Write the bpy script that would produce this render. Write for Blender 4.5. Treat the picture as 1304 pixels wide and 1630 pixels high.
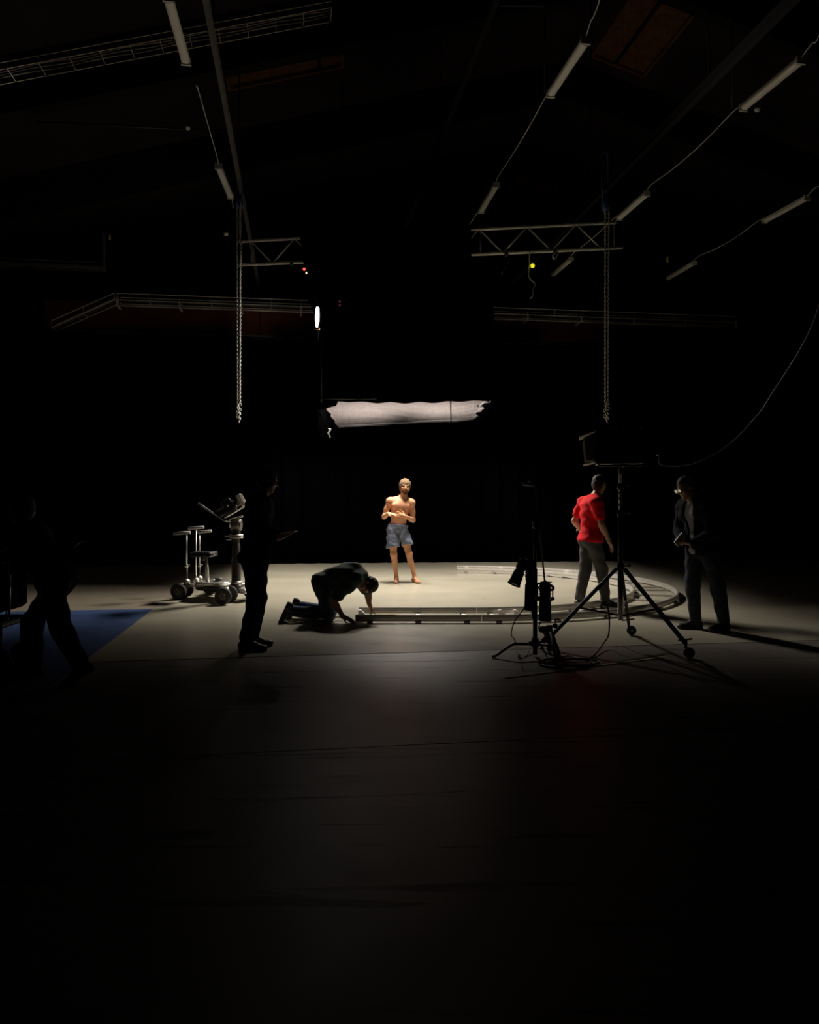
import bpy, math, random
import numpy as np
from mathutils import Vector, Matrix

for o in list(bpy.data.objects):
    bpy.data.objects.remove(o)
scene = bpy.context.scene
col = scene.collection
random.seed(7)
R = math.radians

# ------------------------------------------------------------------ camera, world, exposure
F = 1205.0            # focal length in pixels of a 1304 px wide frame
CAM_H = 1.477         # eye height of the photographer
HZ = 793.0            # image row of the horizon
cam_d = bpy.data.cameras.new('camera')
cam = bpy.data.objects.new('camera', cam_d)
col.objects.link(cam)
cam.location = (0, 0, CAM_H)
cam.rotation_euler = (R(90), 0, 0)
cam_d.sensor_fit = 'HORIZONTAL'
cam_d.sensor_width = 36.0
cam_d.lens = 36.0 * F / 1304.0
cam_d.shift_y = -(815.0 - HZ) / 1304.0
cam_d.clip_end = 200
scene.camera = cam

world = bpy.data.worlds.new('world')
scene.world = world
world.use_nodes = True
world.node_tree.nodes['Background'].inputs[0].default_value = (0.05, 0.06, 0.1, 1)
world.node_tree.nodes['Background'].inputs[1].default_value = 0.0

vs = scene.view_settings
vs.view_transform = 'Standard'
vs.look = 'None'
vs.exposure = 0.0
vs.gamma = 1.0
vs.use_curve_mapping = False

LAMP_COLOR = (1.0, 0.93, 0.83)
# the three lamp panels inside the black skirted box: one to each side, one at the front facing down and back
# (position, tilt about x, tilt about y, turn about z, size x, size y, watts)
LAMPS = (((-0.40, 13.20, 4.05), 0.0, 66.0, 14.0, 0.55, 1.05, 830.0),
         ((0.20, 13.20, 4.05), 0.0, -66.0, -12.0, 0.55, 1.05, 790.0),
         ((-0.10, 12.62, 4.10), 18.0, 0.0, 0.0, 0.90, 0.45, 230.0))
lamps = []
for (pos, tx, ty_, tz_, sx_, sy_, watts) in LAMPS:
    ld = bpy.data.lights.new('softbox_lamp', 'AREA')
    ld.shape = 'RECTANGLE'
    ld.size = sx_
    ld.size_y = sy_
    ld.energy = watts
    ld.color = LAMP_COLOR
    lamp = bpy.data.objects.new('softbox_lamp', ld)
    col.objects.link(lamp)
    lamp.location = pos
    lamp.rotation_euler = (R(tx), R(ty_), R(tz_))
    lamps.append(lamp)

# ------------------------------------------------------------------ coordinates
def V(*a):
    return np.array(a if len(a) > 1 else a[0], dtype=float)

def at(px, py, d):
    """pixel of the photograph at distance d (metres straight ahead) -> point in the hall"""
    return V((px - 652.0) / F * d, d, CAM_H + (HZ - py) / F * d)

def atz(px, py, z):
    d = (z - CAM_H) * F / (HZ - py)
    return at(px, py, d)

def floor_pt(px, py, z=0.0):
    return atz(px, py, z)

HA = R(8.36)                                     # the hall stands turned by this angle
AX = V(-math.sin(HA), math.cos(HA), 0)           # along the hall, away
CX = V(math.cos(HA), math.sin(HA), 0)            # across the hall, to the right
def hall(u, v, z):
    p = CX * u + AX * v
    return V(p[0], p[1], z)
PITCH = 0.286
RIDGE_U = 6.0
ROOF0 = CAM_H + 7.2                              # underside of the rafters at u = 0
def roof_z(u, base=ROOF0):
    return base + PITCH * (u if u <= RIDGE_U else 2 * RIDGE_U - u)
def at_roof(px, py, dh0):
    k = (px - 652.0) / F * CX[0] + CX[1]
    d = dh0 / ((HZ - py) / F - PITCH * k)
    return at(px, py, d)

# ------------------------------------------------------------------ materials
MATS = {}
def mat(name, color, rough=0.6, metal=0.0, spec=0.5, noise=0.0, nscale=8.0, emit=None, estr=0.0, bump=0.0, bscale=40.0, sheen=0.0):
    if name in MATS:
        return MATS[name]
    m = bpy.data.materials.new(name)
    m.use_nodes = True
    nt = m.node_tree
    b = nt.nodes['Principled BSDF']
    b.inputs['Base Color'].default_value = (*color, 1)
    b.inputs['Roughness'].default_value = rough
    b.inputs['Metallic'].default_value = metal
    b.inputs['Specular IOR Level'].default_value = spec
    if sheen:
        b.inputs['Sheen Weight'].default_value = sheen
    tc = nt.nodes.new('ShaderNodeTexCoord')
    if noise > 0:
        n = nt.nodes.new('ShaderNodeTexNoise')
        n.inputs['Scale'].default_value = nscale
        n.inputs['Detail'].default_value = 5
        nt.links.new(tc.outputs['Object'], n.inputs['Vector'])
        r = nt.nodes.new('ShaderNodeValToRGB')
        r.color_ramp.elements[0].position = 0.3
        r.color_ramp.elements[1].position = 0.7
        lo = [c * (1 - noise) for c in color]
        hi = [min(1, c * (1 + noise)) for c in color]
        r.color_ramp.elements[0].color = (*lo, 1)
        r.color_ramp.elements[1].color = (*hi, 1)
        nt.links.new(n.outputs['Fac'], r.inputs['Fac'])
        nt.links.new(r.outputs['Color'], b.inputs['Base Color'])
    if bump > 0:
        n2 = nt.nodes.new('ShaderNodeTexNoise')
        n2.inputs['Scale'].default_value = bscale
        n2.inputs['Detail'].default_value = 4
        nt.links.new(tc.outputs['Object'], n2.inputs['Vector'])
        bp = nt.nodes.new('ShaderNodeBump')
        bp.inputs['Strength'].default_value = bump
        bp.inputs['Distance'].default_value = 0.02
        nt.links.new(n2.outputs['Fac'], bp.inputs['Height'])
        nt.links.new(bp.outputs['Normal'], b.inputs['Normal'])
    if emit:
        b.inputs['Emission Color'].default_value = (*emit, 1)
        b.inputs['Emission Strength'].default_value = estr
    MATS[name] = m
    return m

def floor_material(name, base, dark, rough, stains, sx=1.0, streaks=0.0, spec=0.5):
    m = bpy.data.materials.new(name)
    m.use_nodes = True
    nt = m.node_tree
    b = nt.nodes['Principled BSDF']
    tc = nt.nodes.new('ShaderNodeTexCoord')
    mp = nt.nodes.new('ShaderNodeMapping')
    mp.inputs['Scale'].default_value = (sx, 1.0, 1.0)
    nt.links.new(tc.outputs['Object'], mp.inputs['Vector'])
    n1 = nt.nodes.new('ShaderNodeTexNoise'); n1.inputs['Scale'].default_value = 0.9; n1.inputs['Detail'].default_value = 6
    n2 = nt.nodes.new('ShaderNodeTexNoise'); n2.inputs['Scale'].default_value = 3.1; n2.inputs['Detail'].default_value = 8
    n2.inputs['Roughness'].default_value = 0.65
    n3 = nt.nodes.new('ShaderNodeTexNoise'); n3.inputs['Scale'].default_value = 1.7; n3.inputs['Detail'].default_value = 3
    for n in (n1, n2, n3):
        nt.links.new(mp.outputs['Vector'], n.inputs['Vector'])
    r1 = nt.nodes.new('ShaderNodeValToRGB')
    r1.color_ramp.elements[0].position = 0.32; r1.color_ramp.elements[1].position = 0.68
    r1.color_ramp.elements[0].color = (*[c * 0.86 for c in base], 1)
    r1.color_ramp.elements[1].color = (*[min(1, c * 1.08) for c in base], 1)
    nt.links.new(n1.outputs['Fac'], r1.inputs['Fac'])
    r2 = nt.nodes.new('ShaderNodeValToRGB')          # scattered dark stains
    r2.color_ramp.elements[0].position = 0.66; r2.color_ramp.elements[1].position = 0.74
    r2.color_ramp.elements[0].color = (0, 0, 0, 1)
    r2.color_ramp.elements[1].color = (stains, stains, stains, 1)
    nt.links.new(n3.outputs['Fac'], r2.inputs['Fac'])
    mx = nt.nodes.new('ShaderNodeMix'); mx.data_type = 'RGBA'
    nt.links.new(r2.outputs['Color'], mx.inputs['Factor'])
    nt.links.new(r1.outputs['Color'], mx.inputs['A'])
    mx.inputs['B'].default_value = (*dark, 1)
    last = mx
    if streaks > 0:
        mp2 = nt.nodes.new('ShaderNodeMapping')
        mp2.inputs['Scale'].default_value = (0.55, 6.0, 1.0)
        mp2.inputs['Rotation'].default_value = (0, 0, R(-6))
        nt.links.new(tc.outputs['Object'], mp2.inputs['Vector'])
        n4 = nt.nodes.new('ShaderNodeTexNoise'); n4.inputs['Scale'].default_value = 1.6; n4.inputs['Detail'].default_value = 4
        n4.inputs['Distortion'].default_value = 0.6
        nt.links.new(mp2.outputs['Vector'], n4.inputs['Vector'])
        r4 = nt.nodes.new('ShaderNodeValToRGB')
        r4.color_ramp.elements[0].position = 0.60; r4.color_ramp.elements[1].position = 0.66
        r4.color_ramp.elements[0].color = (0, 0, 0, 1)
        r4.color_ramp.elements[1].color = (streaks, streaks, streaks, 1)
        nt.links.new(n4.outputs['Fac'], r4.inputs['Fac'])
        mx2 = nt.nodes.new('ShaderNodeMix'); mx2.data_type = 'RGBA'
        nt.links.new(r4.outputs['Color'], mx2.inputs['Factor'])
        nt.links.new(mx.outputs['Result'], mx2.inputs['A'])
        mx2.inputs['B'].default_value = (*dark, 1)
        last = mx2
        rsp = nt.nodes.new('ShaderNodeMapRange')           # scuffs and stains are dull
        rsp.inputs['To Min'].default_value = spec
        rsp.inputs['To Max'].default_value = spec * 0.25
        ad = nt.nodes.new('ShaderNodeMath'); ad.operation = 'MAXIMUM'
        nt.links.new(r4.outputs['Color'], ad.inputs[0]); nt.links.new(r2.outputs['Color'], ad.inputs[1])
        nt.links.new(ad.outputs[0], rsp.inputs['Value'])
        nt.links.new(rsp.outputs['Result'], b.inputs['Specular IOR Level'])
    else:
        b.inputs['Specular IOR Level'].default_value = spec
    nt.links.new(last.outputs['Result'], b.inputs['Base Color'])
    mr = nt.nodes.new('ShaderNodeMapRange')
    mr.inputs['To Min'].default_value = rough - 0.07
    mr.inputs['To Max'].default_value = rough + 0.10
    nt.links.new(n2.outputs['Fac'], mr.inputs['Value'])
    nt.links.new(mr.outputs['Result'], b.inputs['Roughness'])
    bp = nt.nodes.new('ShaderNodeBump'); bp.inputs['Strength'].default_value = 0.12; bp.inputs['Distance'].default_value = 0.01
    nt.links.new(n2.outputs['Fac'], bp.inputs['Height'])
    nt.links.new(bp.outputs['Normal'], b.inputs['Normal'])
    MATS[name] = m
    return m

M_concrete = floor_material('concrete floor', (0.23, 0.20, 0.178), (0.045, 0.052, 0.048), 0.40, 0.85, 1.0, 0.8, 1.0)
M_vinyl = floor_material('beige stage floor', (0.43, 0.395, 0.305), (0.36, 0.325, 0.245), 0.29, 0.4, 0.5)
M_blue = mat('blue mat vinyl', (0.055, 0.10, 0.24), 0.5, noise=0.2, nscale=5)
M_black_cloth = mat('black cloth', (0.00025, 0.00025, 0.0003), 1.0, spec=0.0)
M_curtain = mat('black velvet curtain', (0.0007, 0.0007, 0.0012), 1.0, spec=0.0)
M_wall = mat('dark painted wall', (0.012, 0.011, 0.012), 0.9, spec=0.15, noise=0.3, nscale=2)
M_red_band = mat('red brown wall boards', (0.075, 0.022, 0.011), 0.85, spec=0.1, noise=0.35, nscale=1.5)
M_deck = mat('dark roof deck', (0.022, 0.016, 0.017), 0.9, spec=0.1, noise=0.3, nscale=0.8)
M_beam = mat('blackened beam', (0.012, 0.010, 0.010), 0.9, spec=0.1, noise=0.3, nscale=2)
M_timber = mat('orange timber', (0.13, 0.055, 0.016), 0.7, spec=0.2, noise=0.35, nscale=6)
M_alu = mat('aluminium', (0.90, 0.87, 0.79), 0.22, metal=0.85, noise=0.08, nscale=20)
M_truss = mat('bright anodised truss tube', (0.95, 0.91, 0.80), 0.3, metal=0.12, spec=0.7)
M_track = mat('grey track rail', (0.66, 0.625, 0.58), 0.30, metal=0.5)
M_mirror = mat('polished chrome', (0.95, 0.92, 0.86), 0.07, metal=1.0)
M_alu_d = mat('dull aluminium', (0.62, 0.60, 0.56), 0.5, metal=1.0, noise=0.12, nscale=15)
M_galv = mat('galvanised steel', (0.72, 0.68, 0.61), 0.45, metal=0.5, noise=0.15, nscale=12)
M_darksteel = mat('dark steel', (0.10, 0.095, 0.09), 0.55, metal=0.6, noise=0.15, nscale=10)
M_rail = mat('grey painted steel beam', (0.085, 0.08, 0.077), 0.6, spec=0.3, noise=0.15, nscale=6)
M_chrome = mat('chrome', (0.85, 0.83, 0.8), 0.25, metal=0.6)
M_railb = mat('black steel beam', (0.010, 0.009, 0.009), 0.8, spec=0.1)
M_black = mat('black paint', (0.012, 0.012, 0.013), 0.45, spec=0.4)
M_black_m = mat('matt black plastic', (0.016, 0.016, 0.017), 0.7, spec=0.3)
M_grey_p = mat('grey metal panel', (0.80, 0.73, 0.67), 0.5, spec=0.4, noise=0.1, nscale=9)
M_rubber = mat('tyre rubber', (0.045, 0.042, 0.04), 0.75, spec=0.3, noise=0.2, nscale=12)
M_white_p = mat('white opal plastic', (0.93, 0.90, 0.85), 0.3, spec=0.6)
M_white_h = mat('white lamp housing', (0.62, 0.59, 0.54), 0.5)
M_white_c = mat('white cable', (0.78, 0.74, 0.66), 0.5)
M_black_c = mat('black cable', (0.014, 0.013, 0.013), 0.5)
M_blue_s = mat('blue lifting sling', (0.04, 0.10, 0.32), 0.8)
M_chain = mat('steel chain', (0.62, 0.60, 0.53), 0.4, metal=0.35)
M_tape = mat('yellowed floor tape', (0.52, 0.40, 0.22), 0.6, noise=0.2, nscale=30)
M_wedge = mat('white plastic wedge', (0.8, 0.78, 0.72), 0.5)
M_yellow_t = mat('yellow tape', (0.75, 0.65, 0.12), 0.5)
M_glass = mat('dark glass', (0.02, 0.02, 0.022), 0.08, spec=0.7)
M_red_led = mat('red indicator', (0.3, 0.02, 0.01), 0.4, emit=(1.0, 0.12, 0.05), estr=1.2)
M_redlow_led = mat('dim red indicator', (0.2, 0.02, 0.02), 0.4, emit=(1.0, 0.12, 0.15), estr=0.10)
M_yel_led = mat('yellow indicator', (0.3, 0.3, 0.02), 0.4, emit=(0.85, 0.80, 0.03), estr=0.9)
M_white_led = mat('white indicator', (0.4, 0.4, 0.4), 0.4, emit=(1.0, 0.85, 0.6), estr=0.8)
M_bright = mat('light leak glow', (0.8, 0.8, 0.8), 0.4, emit=(1.0, 0.93, 0.85), estr=24.0)
# people
M_skin = mat('skin', (0.60, 0.285, 0.150), 0.55, spec=0.3, noise=0.10, nscale=9)
M_skin2 = mat('skin of crew', (0.50, 0.28, 0.18), 0.55, spec=0.35, noise=0.10, nscale=9)
M_hair_b = mat('light brown hair', (0.16, 0.095, 0.048), 0.75, spec=0.3, noise=0.45, nscale=55, bump=0.6, bscale=70)
M_beard = mat('brown beard', (0.13, 0.062, 0.026), 0.75, spec=0.2, noise=0.4, nscale=70)
M_hair_d = mat('dark brown hair', (0.035, 0.022, 0.015), 0.65, spec=0.3, noise=0.4, nscale=55, bump=0.5, bscale=70)
M_hair_g = mat('greying hair', (0.16, 0.14, 0.13), 0.7, spec=0.3, noise=0.4, nscale=55)
M_eye = mat('dark eye', (0.05, 0.035, 0.03), 0.3)
M_shorts = mat('blue grey shorts', (0.155, 0.175, 0.235), 0.8, spec=0.2, noise=0.35, nscale=26, bump=0.5, bscale=22)
M_band = mat('maroon waistband', (0.13, 0.035, 0.045), 0.8, spec=0.2)
M_green = mat('dark green cotton', (0.055, 0.088, 0.068), 0.9, spec=0.1, sheen=0.15, bump=0.4, bscale=14)
M_denim = mat('dark denim', (0.018, 0.024, 0.042), 0.85, spec=0.15, noise=0.4, nscale=14, bump=0.4, bscale=16)
M_denim3 = mat('grey blue denim', (0.055, 0.058, 0.075), 0.85, spec=0.15, noise=0.4, nscale=14, bump=0.4, bscale=16)
M_rod = mat('bright steel rod', (0.85, 0.82, 0.77), 0.35, metal=0.2)
M_denim2 = mat('worn blue denim', (0.06, 0.085, 0.15), 0.85, spec=0.15, noise=0.6, nscale=20, bump=0.4, bscale=16)
M_red = mat('red cotton', (0.70, 0.006, 0.014), 0.85, spec=0.15, bump=0.3, bscale=12)
M_greytr = mat('grey trousers', (0.075, 0.072, 0.072), 0.85, spec=0.15, bump=0.3, bscale=14)
M_blk_cl = mat('black clothing', (0.007, 0.007, 0.009), 0.9, spec=0.1, bump=0.3, bscale=12)
M_navy = mat('navy jacket', (0.012, 0.014, 0.024), 0.9, spec=0.12, bump=0.3, bscale=12)
M_greytee = mat('grey tee shirt', (0.42, 0.42, 0.46), 0.9, spec=0.1, bump=0.4, bscale=16)
M_shoe = mat('brown shoe leather', (0.055, 0.038, 0.028), 0.6, noise=0.3, nscale=15)
M_shoe_b = mat('black shoe', (0.012, 0.011, 0.011), 0.55)
M_shoe_g = mat('grey trainer', (0.11, 0.10, 0.10), 0.7)

def silk_material():
    m = bpy.data.materials.new('diffusion silk')
    m.use_nodes = True
    nt = m.node_tree
    for n in list(nt.nodes):
        nt.nodes.remove(n)
    out = nt.nodes.new('ShaderNodeOutputMaterial')
    tr = nt.nodes.new('ShaderNodeBsdfTransparent')
    tl = nt.nodes.new('ShaderNodeBsdfTranslucent')
    tl.inputs['Color'].default_value = (0.050, 0.0435, 0.0425, 1)
    tr.inputs['Color'].default_value = (0.95, 0.95, 0.95, 1)
    mx = nt.nodes.new('ShaderNodeMixShader')
    mx.inputs['Fac'].default_value = 0.38
    tc = nt.nodes.new('ShaderNodeTexCoord')
    nz = nt.nodes.new('ShaderNodeTexNoise')
    nz.inputs['Scale'].default_value = 7
    nz.inputs['Detail'].default_value = 4
    nz.inputs['Distortion'].default_value = 1.2
    mp = nt.nodes.new('ShaderNodeMapping')
    mp.inputs['Scale'].default_value = (1.0, 3.5, 1.0)
    nt.links.new(tc.outputs['Object'], mp.inputs['Vector'])
    nt.links.new(mp.outputs['Vector'], nz.inputs['Vector'])
    bp = nt.nodes.new('ShaderNodeBump')
    bp.inputs['Strength'].default_value = 1.0
    bp.inputs['Distance'].default_value = 0.12
    nt.links.new(nz.outputs['Fac'], bp.inputs['Height'])
    nt.links.new(bp.outputs['Normal'], tl.inputs['Normal'])
    nt.links.new(tr.outputs[0], mx.inputs[1])
    nt.links.new(tl.outputs[0], mx.inputs[2])
    nt.links.new(mx.outputs[0], out.inputs['Surface'])
    return m
M_silk = silk_material()

# ------------------------------------------------------------------ building helpers
def tag(o, label=None, cat=None, group=None, kind=None):
    if label: o['label'] = label
    if cat: o['category'] = cat
    if group: o['group'] = group
    if kind: o['kind'] = kind
    return o

def thing(name, label, cat, loc=(0, 0, 0), group=None):
    o = bpy.data.objects.new(name, None)
    o.empty_display_size = 0.1
    col.objects.link(o)
    o.location = tuple(float(c) for c in loc)
    return tag(o, label, cat, group)

def root_loc(p):
    v = np.zeros(3)
    while p is not None:
        v += np.array(p.location)
        p = p.parent
    return v

def frame_of(d, hint=None):
    d = np.asarray(d, float); d = d / np.linalg.norm(d)
    h = V(0, 0, 1.0) if hint is None else np.asarray(hint, float)
    if abs(np.dot(h, d)) > 0.95:
        h = V(1.0, 0, 0) if abs(d[0]) < 0.9 else V(0, 1.0, 0)
    a = np.cross(h, d); a /= np.linalg.norm(a)
    b = np.cross(d, a)
    return a, b, d

def rotz(a):
    c, s = math.cos(a), math.sin(a)
    return np.array([[c, -s, 0], [s, c, 0], [0, 0, 1.0]])

class MB:
    def __init__(self):
        self.v = []; self.f = []; self.sm = []
    def add(self, vs_, fs_, smooth=False):
        n = len(self.v)
        self.v.extend([tuple(map(float, p)) for p in vs_])
        self.f.extend([tuple(i + n for i in f) for f in fs_])
        self.sm.extend([smooth] * len(fs_))
        return self
    def box(self, c, size, rot=None, bev=0.0):
        c = np.asarray(c, float); hx, hy, hz = [s / 2.0 for s in size]
        if bev > 0:
            b = min(bev, hx * .49, hy * .49, hz * .49)
            pts = []
            for sz in (-1, 1):
                for ins, zz in (((b, hz), (0, hz - b)) if sz > 0 else ((0, hz - b), (b, hz)))[::1]:
                    pass
            rings = []
            for zz, ins in ((-hz, b), (-hz + b, 0), (hz - b, 0), (hz, b)):
                x, y = hx - ins, hy - ins
                bb = b * 0.7
                rings.append([(-x + bb, -y, zz), (x - bb, -y, zz), (x, -y + bb, zz), (x, y - bb, zz), (x - bb, y, zz), (-x + bb, y, zz), (-x, y - bb, zz), (-x, -y + bb, zz)])
            vs_ = [p for r in rings for p in r]
            fs_ = []
            for k in range(3):
                for i in range(8):
                    j = (i + 1) % 8
                    fs_.append((k * 8 + i, k * 8 + j, k * 8 + 8 + j, k * 8 + 8 + i))
            fs_.append(tuple(range(7, -1, -1))); fs_.append(tuple(range(24, 32)))
        else:
            vs_ = [(-hx, -hy, -hz), (hx, -hy, -hz), (hx, hy, -hz), (-hx, hy, -hz), (-hx, -hy, hz), (hx, -hy, hz), (hx, hy, hz), (-hx, hy, hz)]
            fs_ = [(0, 3, 2, 1), (4, 5, 6, 7), (0, 1, 5, 4), (1, 2, 6, 5), (2, 3, 7, 6), (3, 0, 4, 7)]
        vs_ = np.array(vs_, float)
        if rot is not None:
            vs_ = vs_ @ np.asarray(rot).T
        return self.add(vs_ + c, fs_)
    def bar(self, a, b, w, h, hint=None):
        """box from a to b, w sideways, h along the hint (up)"""
        a = np.asarray(a, float); b = np.asarray(b, float)
        s, u, d = frame_of(b - a, hint)
        rot = np.stack([s, u, d], axis=1)
        return self.box((a + b) / 2, (w, h, np.linalg.norm(b - a)), rot)
    def cyl(self, a, b, r0, r1=None, n=14, smooth=True):
        a = np.asarray(a, float); b = np.asarray(b, float)
        r1 = r0 if r1 is None else r1
        s, u, d = frame_of(b - a)
        vs_ = []
        for p, r in ((a, r0), (b, r1)):
            for i in range(n):
                t = 2 * math.pi * i / n
                vs_.append(p + (s * math.cos(t) + u * math.sin(t)) * r)
        fs_ = [(i, (i + 1) % n, n + (i + 1) % n, n + i) for i in range(n)]
        self.add(vs_, fs_, smooth)
        m = len(self.v) - 2 * n
        self.f.append(tuple(m + i for i in range(n - 1, -1, -1))); self.sm.append(False)
        self.f.append(tuple(m + n + i for i in range(n))); self.sm.append(False)
        return self
    def lathe(self, a, d, prof, n=20, smooth=True):
        """prof: (distance along d, radius)"""
        a = np.asarray(a, float)
        s, u, d = frame_of(d)
        vs_ = []
        for t_, r in prof:
            for i in range(n):
                t = 2 * math.pi * i / n
                vs_.append(a + d * t_ + (s * math.cos(t) + u * math.sin(t)) * max(r, 1e-4))
        fs_ = []
        for k in range(len(prof) - 1):
            for i in range(n):
                j = (i + 1) % n
                fs_.append((k * n + i, k * n + j, k * n + n + j, k * n + n + i))
        return self.add(vs_, fs_, smooth)
    def tube(self, pts, r, n=7, smooth=True, closed=False):
        pts = [np.asarray(p, float) for p in pts]
        m = len(pts); vs_ = []; prev = None
        for i in range(m):
            if closed:
                t = pts[(i + 1) % m] - pts[i - 1]
            else:
                t = pts[min(i + 1, m - 1)] - pts[max(i - 1, 0)]
            t = t / (np.linalg.norm(t) + 1e-12)
            if prev is None:
                s, u, _ = frame_of(t)
            else:
                s = prev - t * np.dot(prev, t); s /= np.linalg.norm(s) + 1e-12
                u = np.cross(t, s)
            prev = s
            rr = r[i] if hasattr(r, '__len__') else r
            for k in range(n):
                a = 2 * math.pi * k / n
                vs_.append(pts[i] + (s * math.cos(a) + u * math.sin(a)) * rr)
        fs_ = []
        for i in range(m if closed else m - 1):
            i2 = (i + 1) % m
            for k in range(n):
                k2 = (k + 1) % n
                fs_.append((i * n + k, i * n + k2, i2 * n + k2, i2 * n + k))
        if not closed:
            fs_.append(tuple(range(n - 1, -1, -1)))
            fs_.append(tuple((m - 1) * n + k for k in range(n)))
        return self.add(vs_, fs_, smooth)
    def ring(self, c, axis, Rr, r, n=20, k=8):
        s, u, d = frame_of(axis)
        return self.tube([np.asarray(c) + (s * math.cos(2 * math.pi * i / n) + u * math.sin(2 * math.pi * i / n)) * Rr for i in range(n)], r, k, closed=True)
    def ball(self, c, r, n=10, m=7):
        c = np.asarray(c, float)
        r = V(r, r, r) if not hasattr(r, '__len__') else np.asarray(r, float)
        vs_ = [c + V(0, 0, -1.0) * r]
        for j in range(1, m):
            t = -math.pi / 2 + math.pi * j / m
            for i in range(n):
                a = 2 * math.pi * i / n
                vs_.append(c + V(math.cos(a) * math.cos(t), math.sin(a) * math.cos(t), math.sin(t)) * r)
        vs_.append(c + V(0, 0, 1.0) * r)
        fs_ = [(0, 1 + (i + 1) % n, 1 + i) for i in range(n)]
        for j in range(m - 2):
            for i in range(n):
                a = 1 + j * n + i; b = 1 + j * n + (i + 1) % n
                fs_.append((a, b, b + n, a + n))
        L = len(vs_) - 1; o = 1 + (m - 2) * n
        fs_ += [(o + i, o + (i + 1) % n, L) for i in range(n)]
        return self.add(vs_, fs_, True)
    def sweep(self, prof, path, ups=None, side=None):
        """closed profile (sideways, up) along a level path"""
        path = [np.asarray(p, float) for p in path]
        m, n = len(path), len(prof); vs_ = []
        for i in range(m):
            t = path[min(i + 1, m - 1)] - path[max(i - 1, 0)]
            t /= np.linalg.norm(t)
            s = V(t[1], -t[0], 0)
            for (a, b) in prof:
                vs_.append(path[i] + s * a + V(0, 0, b))
        fs_ = []
        for i in range(m - 1):
            for k in range(n):
                k2 = (k + 1) % n
                fs_.append((i * n + k, i * n + n + k, i * n + n + k2, i * n + k2))
        fs_.append(tuple(range(n))); fs_.append(tuple((m - 1) * n + k for k in range(n - 1, -1, -1)))
        return self.add(vs_, fs_)
    def sheet(self, fn, nu, nv, thick=0.004):
        """thin cloth: fn(u, v) -> (point, normal)"""
        top = []; bot = []
        for j in range(nv + 1):
            for i in range(nu + 1):
                p, nn = fn(i / nu, j / nv)
                p = np.asarray(p, float); nn = np.asarray(nn, float)
                top.append(p + nn * thick / 2); bot.append(p - nn * thick / 2)
        N = len(top); w = nu + 1; fs_ = []
        for j in range(nv):
            for i in range(nu):
                a = j * w + i
                fs_.append((a, a + 1, a + w + 1, a + w))
                fs_.append((N + a, N + a + w, N + a + w + 1, N + a + 1))
        edge = [i for i in range(w)] + [j * w + nu for j in range(1, nv + 1)] + [nv * w + i for i in range(nu - 1, -1, -1)] + [j * w for j in range(nv - 1, 0, -1)]
        for k in range(len(edge)):
            a, b = edge[k], edge[(k + 1) % len(edge)]
            fs_.append((b, a, N + a, N + b))
        return self.add(top + bot, fs_, True)
    def build(self, name, m, parent=None, label=None):
        off = root_loc(parent)
        me = bpy.data.meshes.new(name)
        vv = np.array(self.v) - off
        me.from_pydata([tuple(p) for p in vv], [], self.f)
        me.polygons.foreach_set('use_smooth', self.sm)
        me.materials.append(m)
        me.update()
        o = bpy.data.objects.new(name, me)
        col.objects.link(o)
        if parent is not None:
            o.parent = parent
        if label: o['label'] = label
        return o

def curve_pts(ctrl, n=24):
    """Catmull-Rom through control points"""
    P = [np.asarray(p, float) for p in ctrl]
    P = [2 * P[0] - P[1]] + P + [2 * P[-1] - P[-2]]
    out = []
    segs = len(P) - 3
    per = max(2, n // segs)
    for s in range(segs):
        p0, p1, p2, p3 = P[s:s + 4]
        for i in range(per):
            t = i / per
            out.append(0.5 * ((2 * p1) + (-p0 + p2) * t + (2 * p0 - 5 * p1 + 4 * p2 - p3) * t * t + (-p0 + 3 * p1 - 3 * p2 + p3) * t ** 3))
    out.append(P[-2])
    return out

def struct(name, mb, m, parent=None):
    o = mb.build(name, m, parent)
    if parent is None:
        o['kind'] = 'structure'
    return o

def single(name, mb, m, label, cat, group=None, loc=None):
    """a thing that is one mesh; its origin goes to its lowest middle point"""
    vv = np.array(mb.v)
    c = V((vv[:, 0].min() + vv[:, 0].max()) / 2, (vv[:, 1].min() + vv[:, 1].max()) / 2, vv[:, 2].min()) if loc is None else np.asarray(loc, float)
    mb.v = [tuple(p - c) for p in vv]
    o = mb.build(name, m, None)
    o.location = tuple(c)
    return tag(o, label, cat, group)

# ================================================================== THE HALL
U0, U1, V0, V1 = -9.6, 16.0, -3.0, 25.0

# --- concrete floor: a bed with big slabs and narrow joints
mb = MB()
bed = [hall(U0, V0, -0.05), hall(U1, V0, -0.05), hall(U1, V1, -0.05), hall(U0, V1, -0.05)]
mb.add(bed + [p - V(0, 0, .15) for p in bed], [(0, 1, 2, 3), (7, 6, 5, 4), (0, 4, 5, 1), (1, 5, 6, 2), (2, 6, 7, 3), (3, 7, 4, 0)])
M_bed = mat('dark joint', (0.02, 0.018, 0.017), 0.9)
floor = struct('floor', mb, M_bed)
js = [V0, -0.9, 1.80, 4.48, 9.8, 12.5, 15.2, 17.9, 20.6, V1]
ju = [U0, -4.3, 3.2, 9.6, U1]
for k in range(len(js) - 1):
    for q in range(len(ju) - 1):
        g = 0.006
        a0, a1, b0, b1 = ju[q] + g, ju[q + 1] - g, js[k] + g, js[k + 1] - g
        t = [hall(a0, b0, 0), hall(a1, b0, 0), hall(a1, b1, 0), hall(a0, b1, 0)]
        m2 = MB().add(t + [p - V(0, 0, .05) for p in t], [(0, 1, 2, 3), (0, 4, 5, 1), (1, 5, 6, 2), (2, 6, 7, 3), (3, 7, 4, 0)])
        m2.build('floor_slab', M_concrete, floor)

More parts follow.
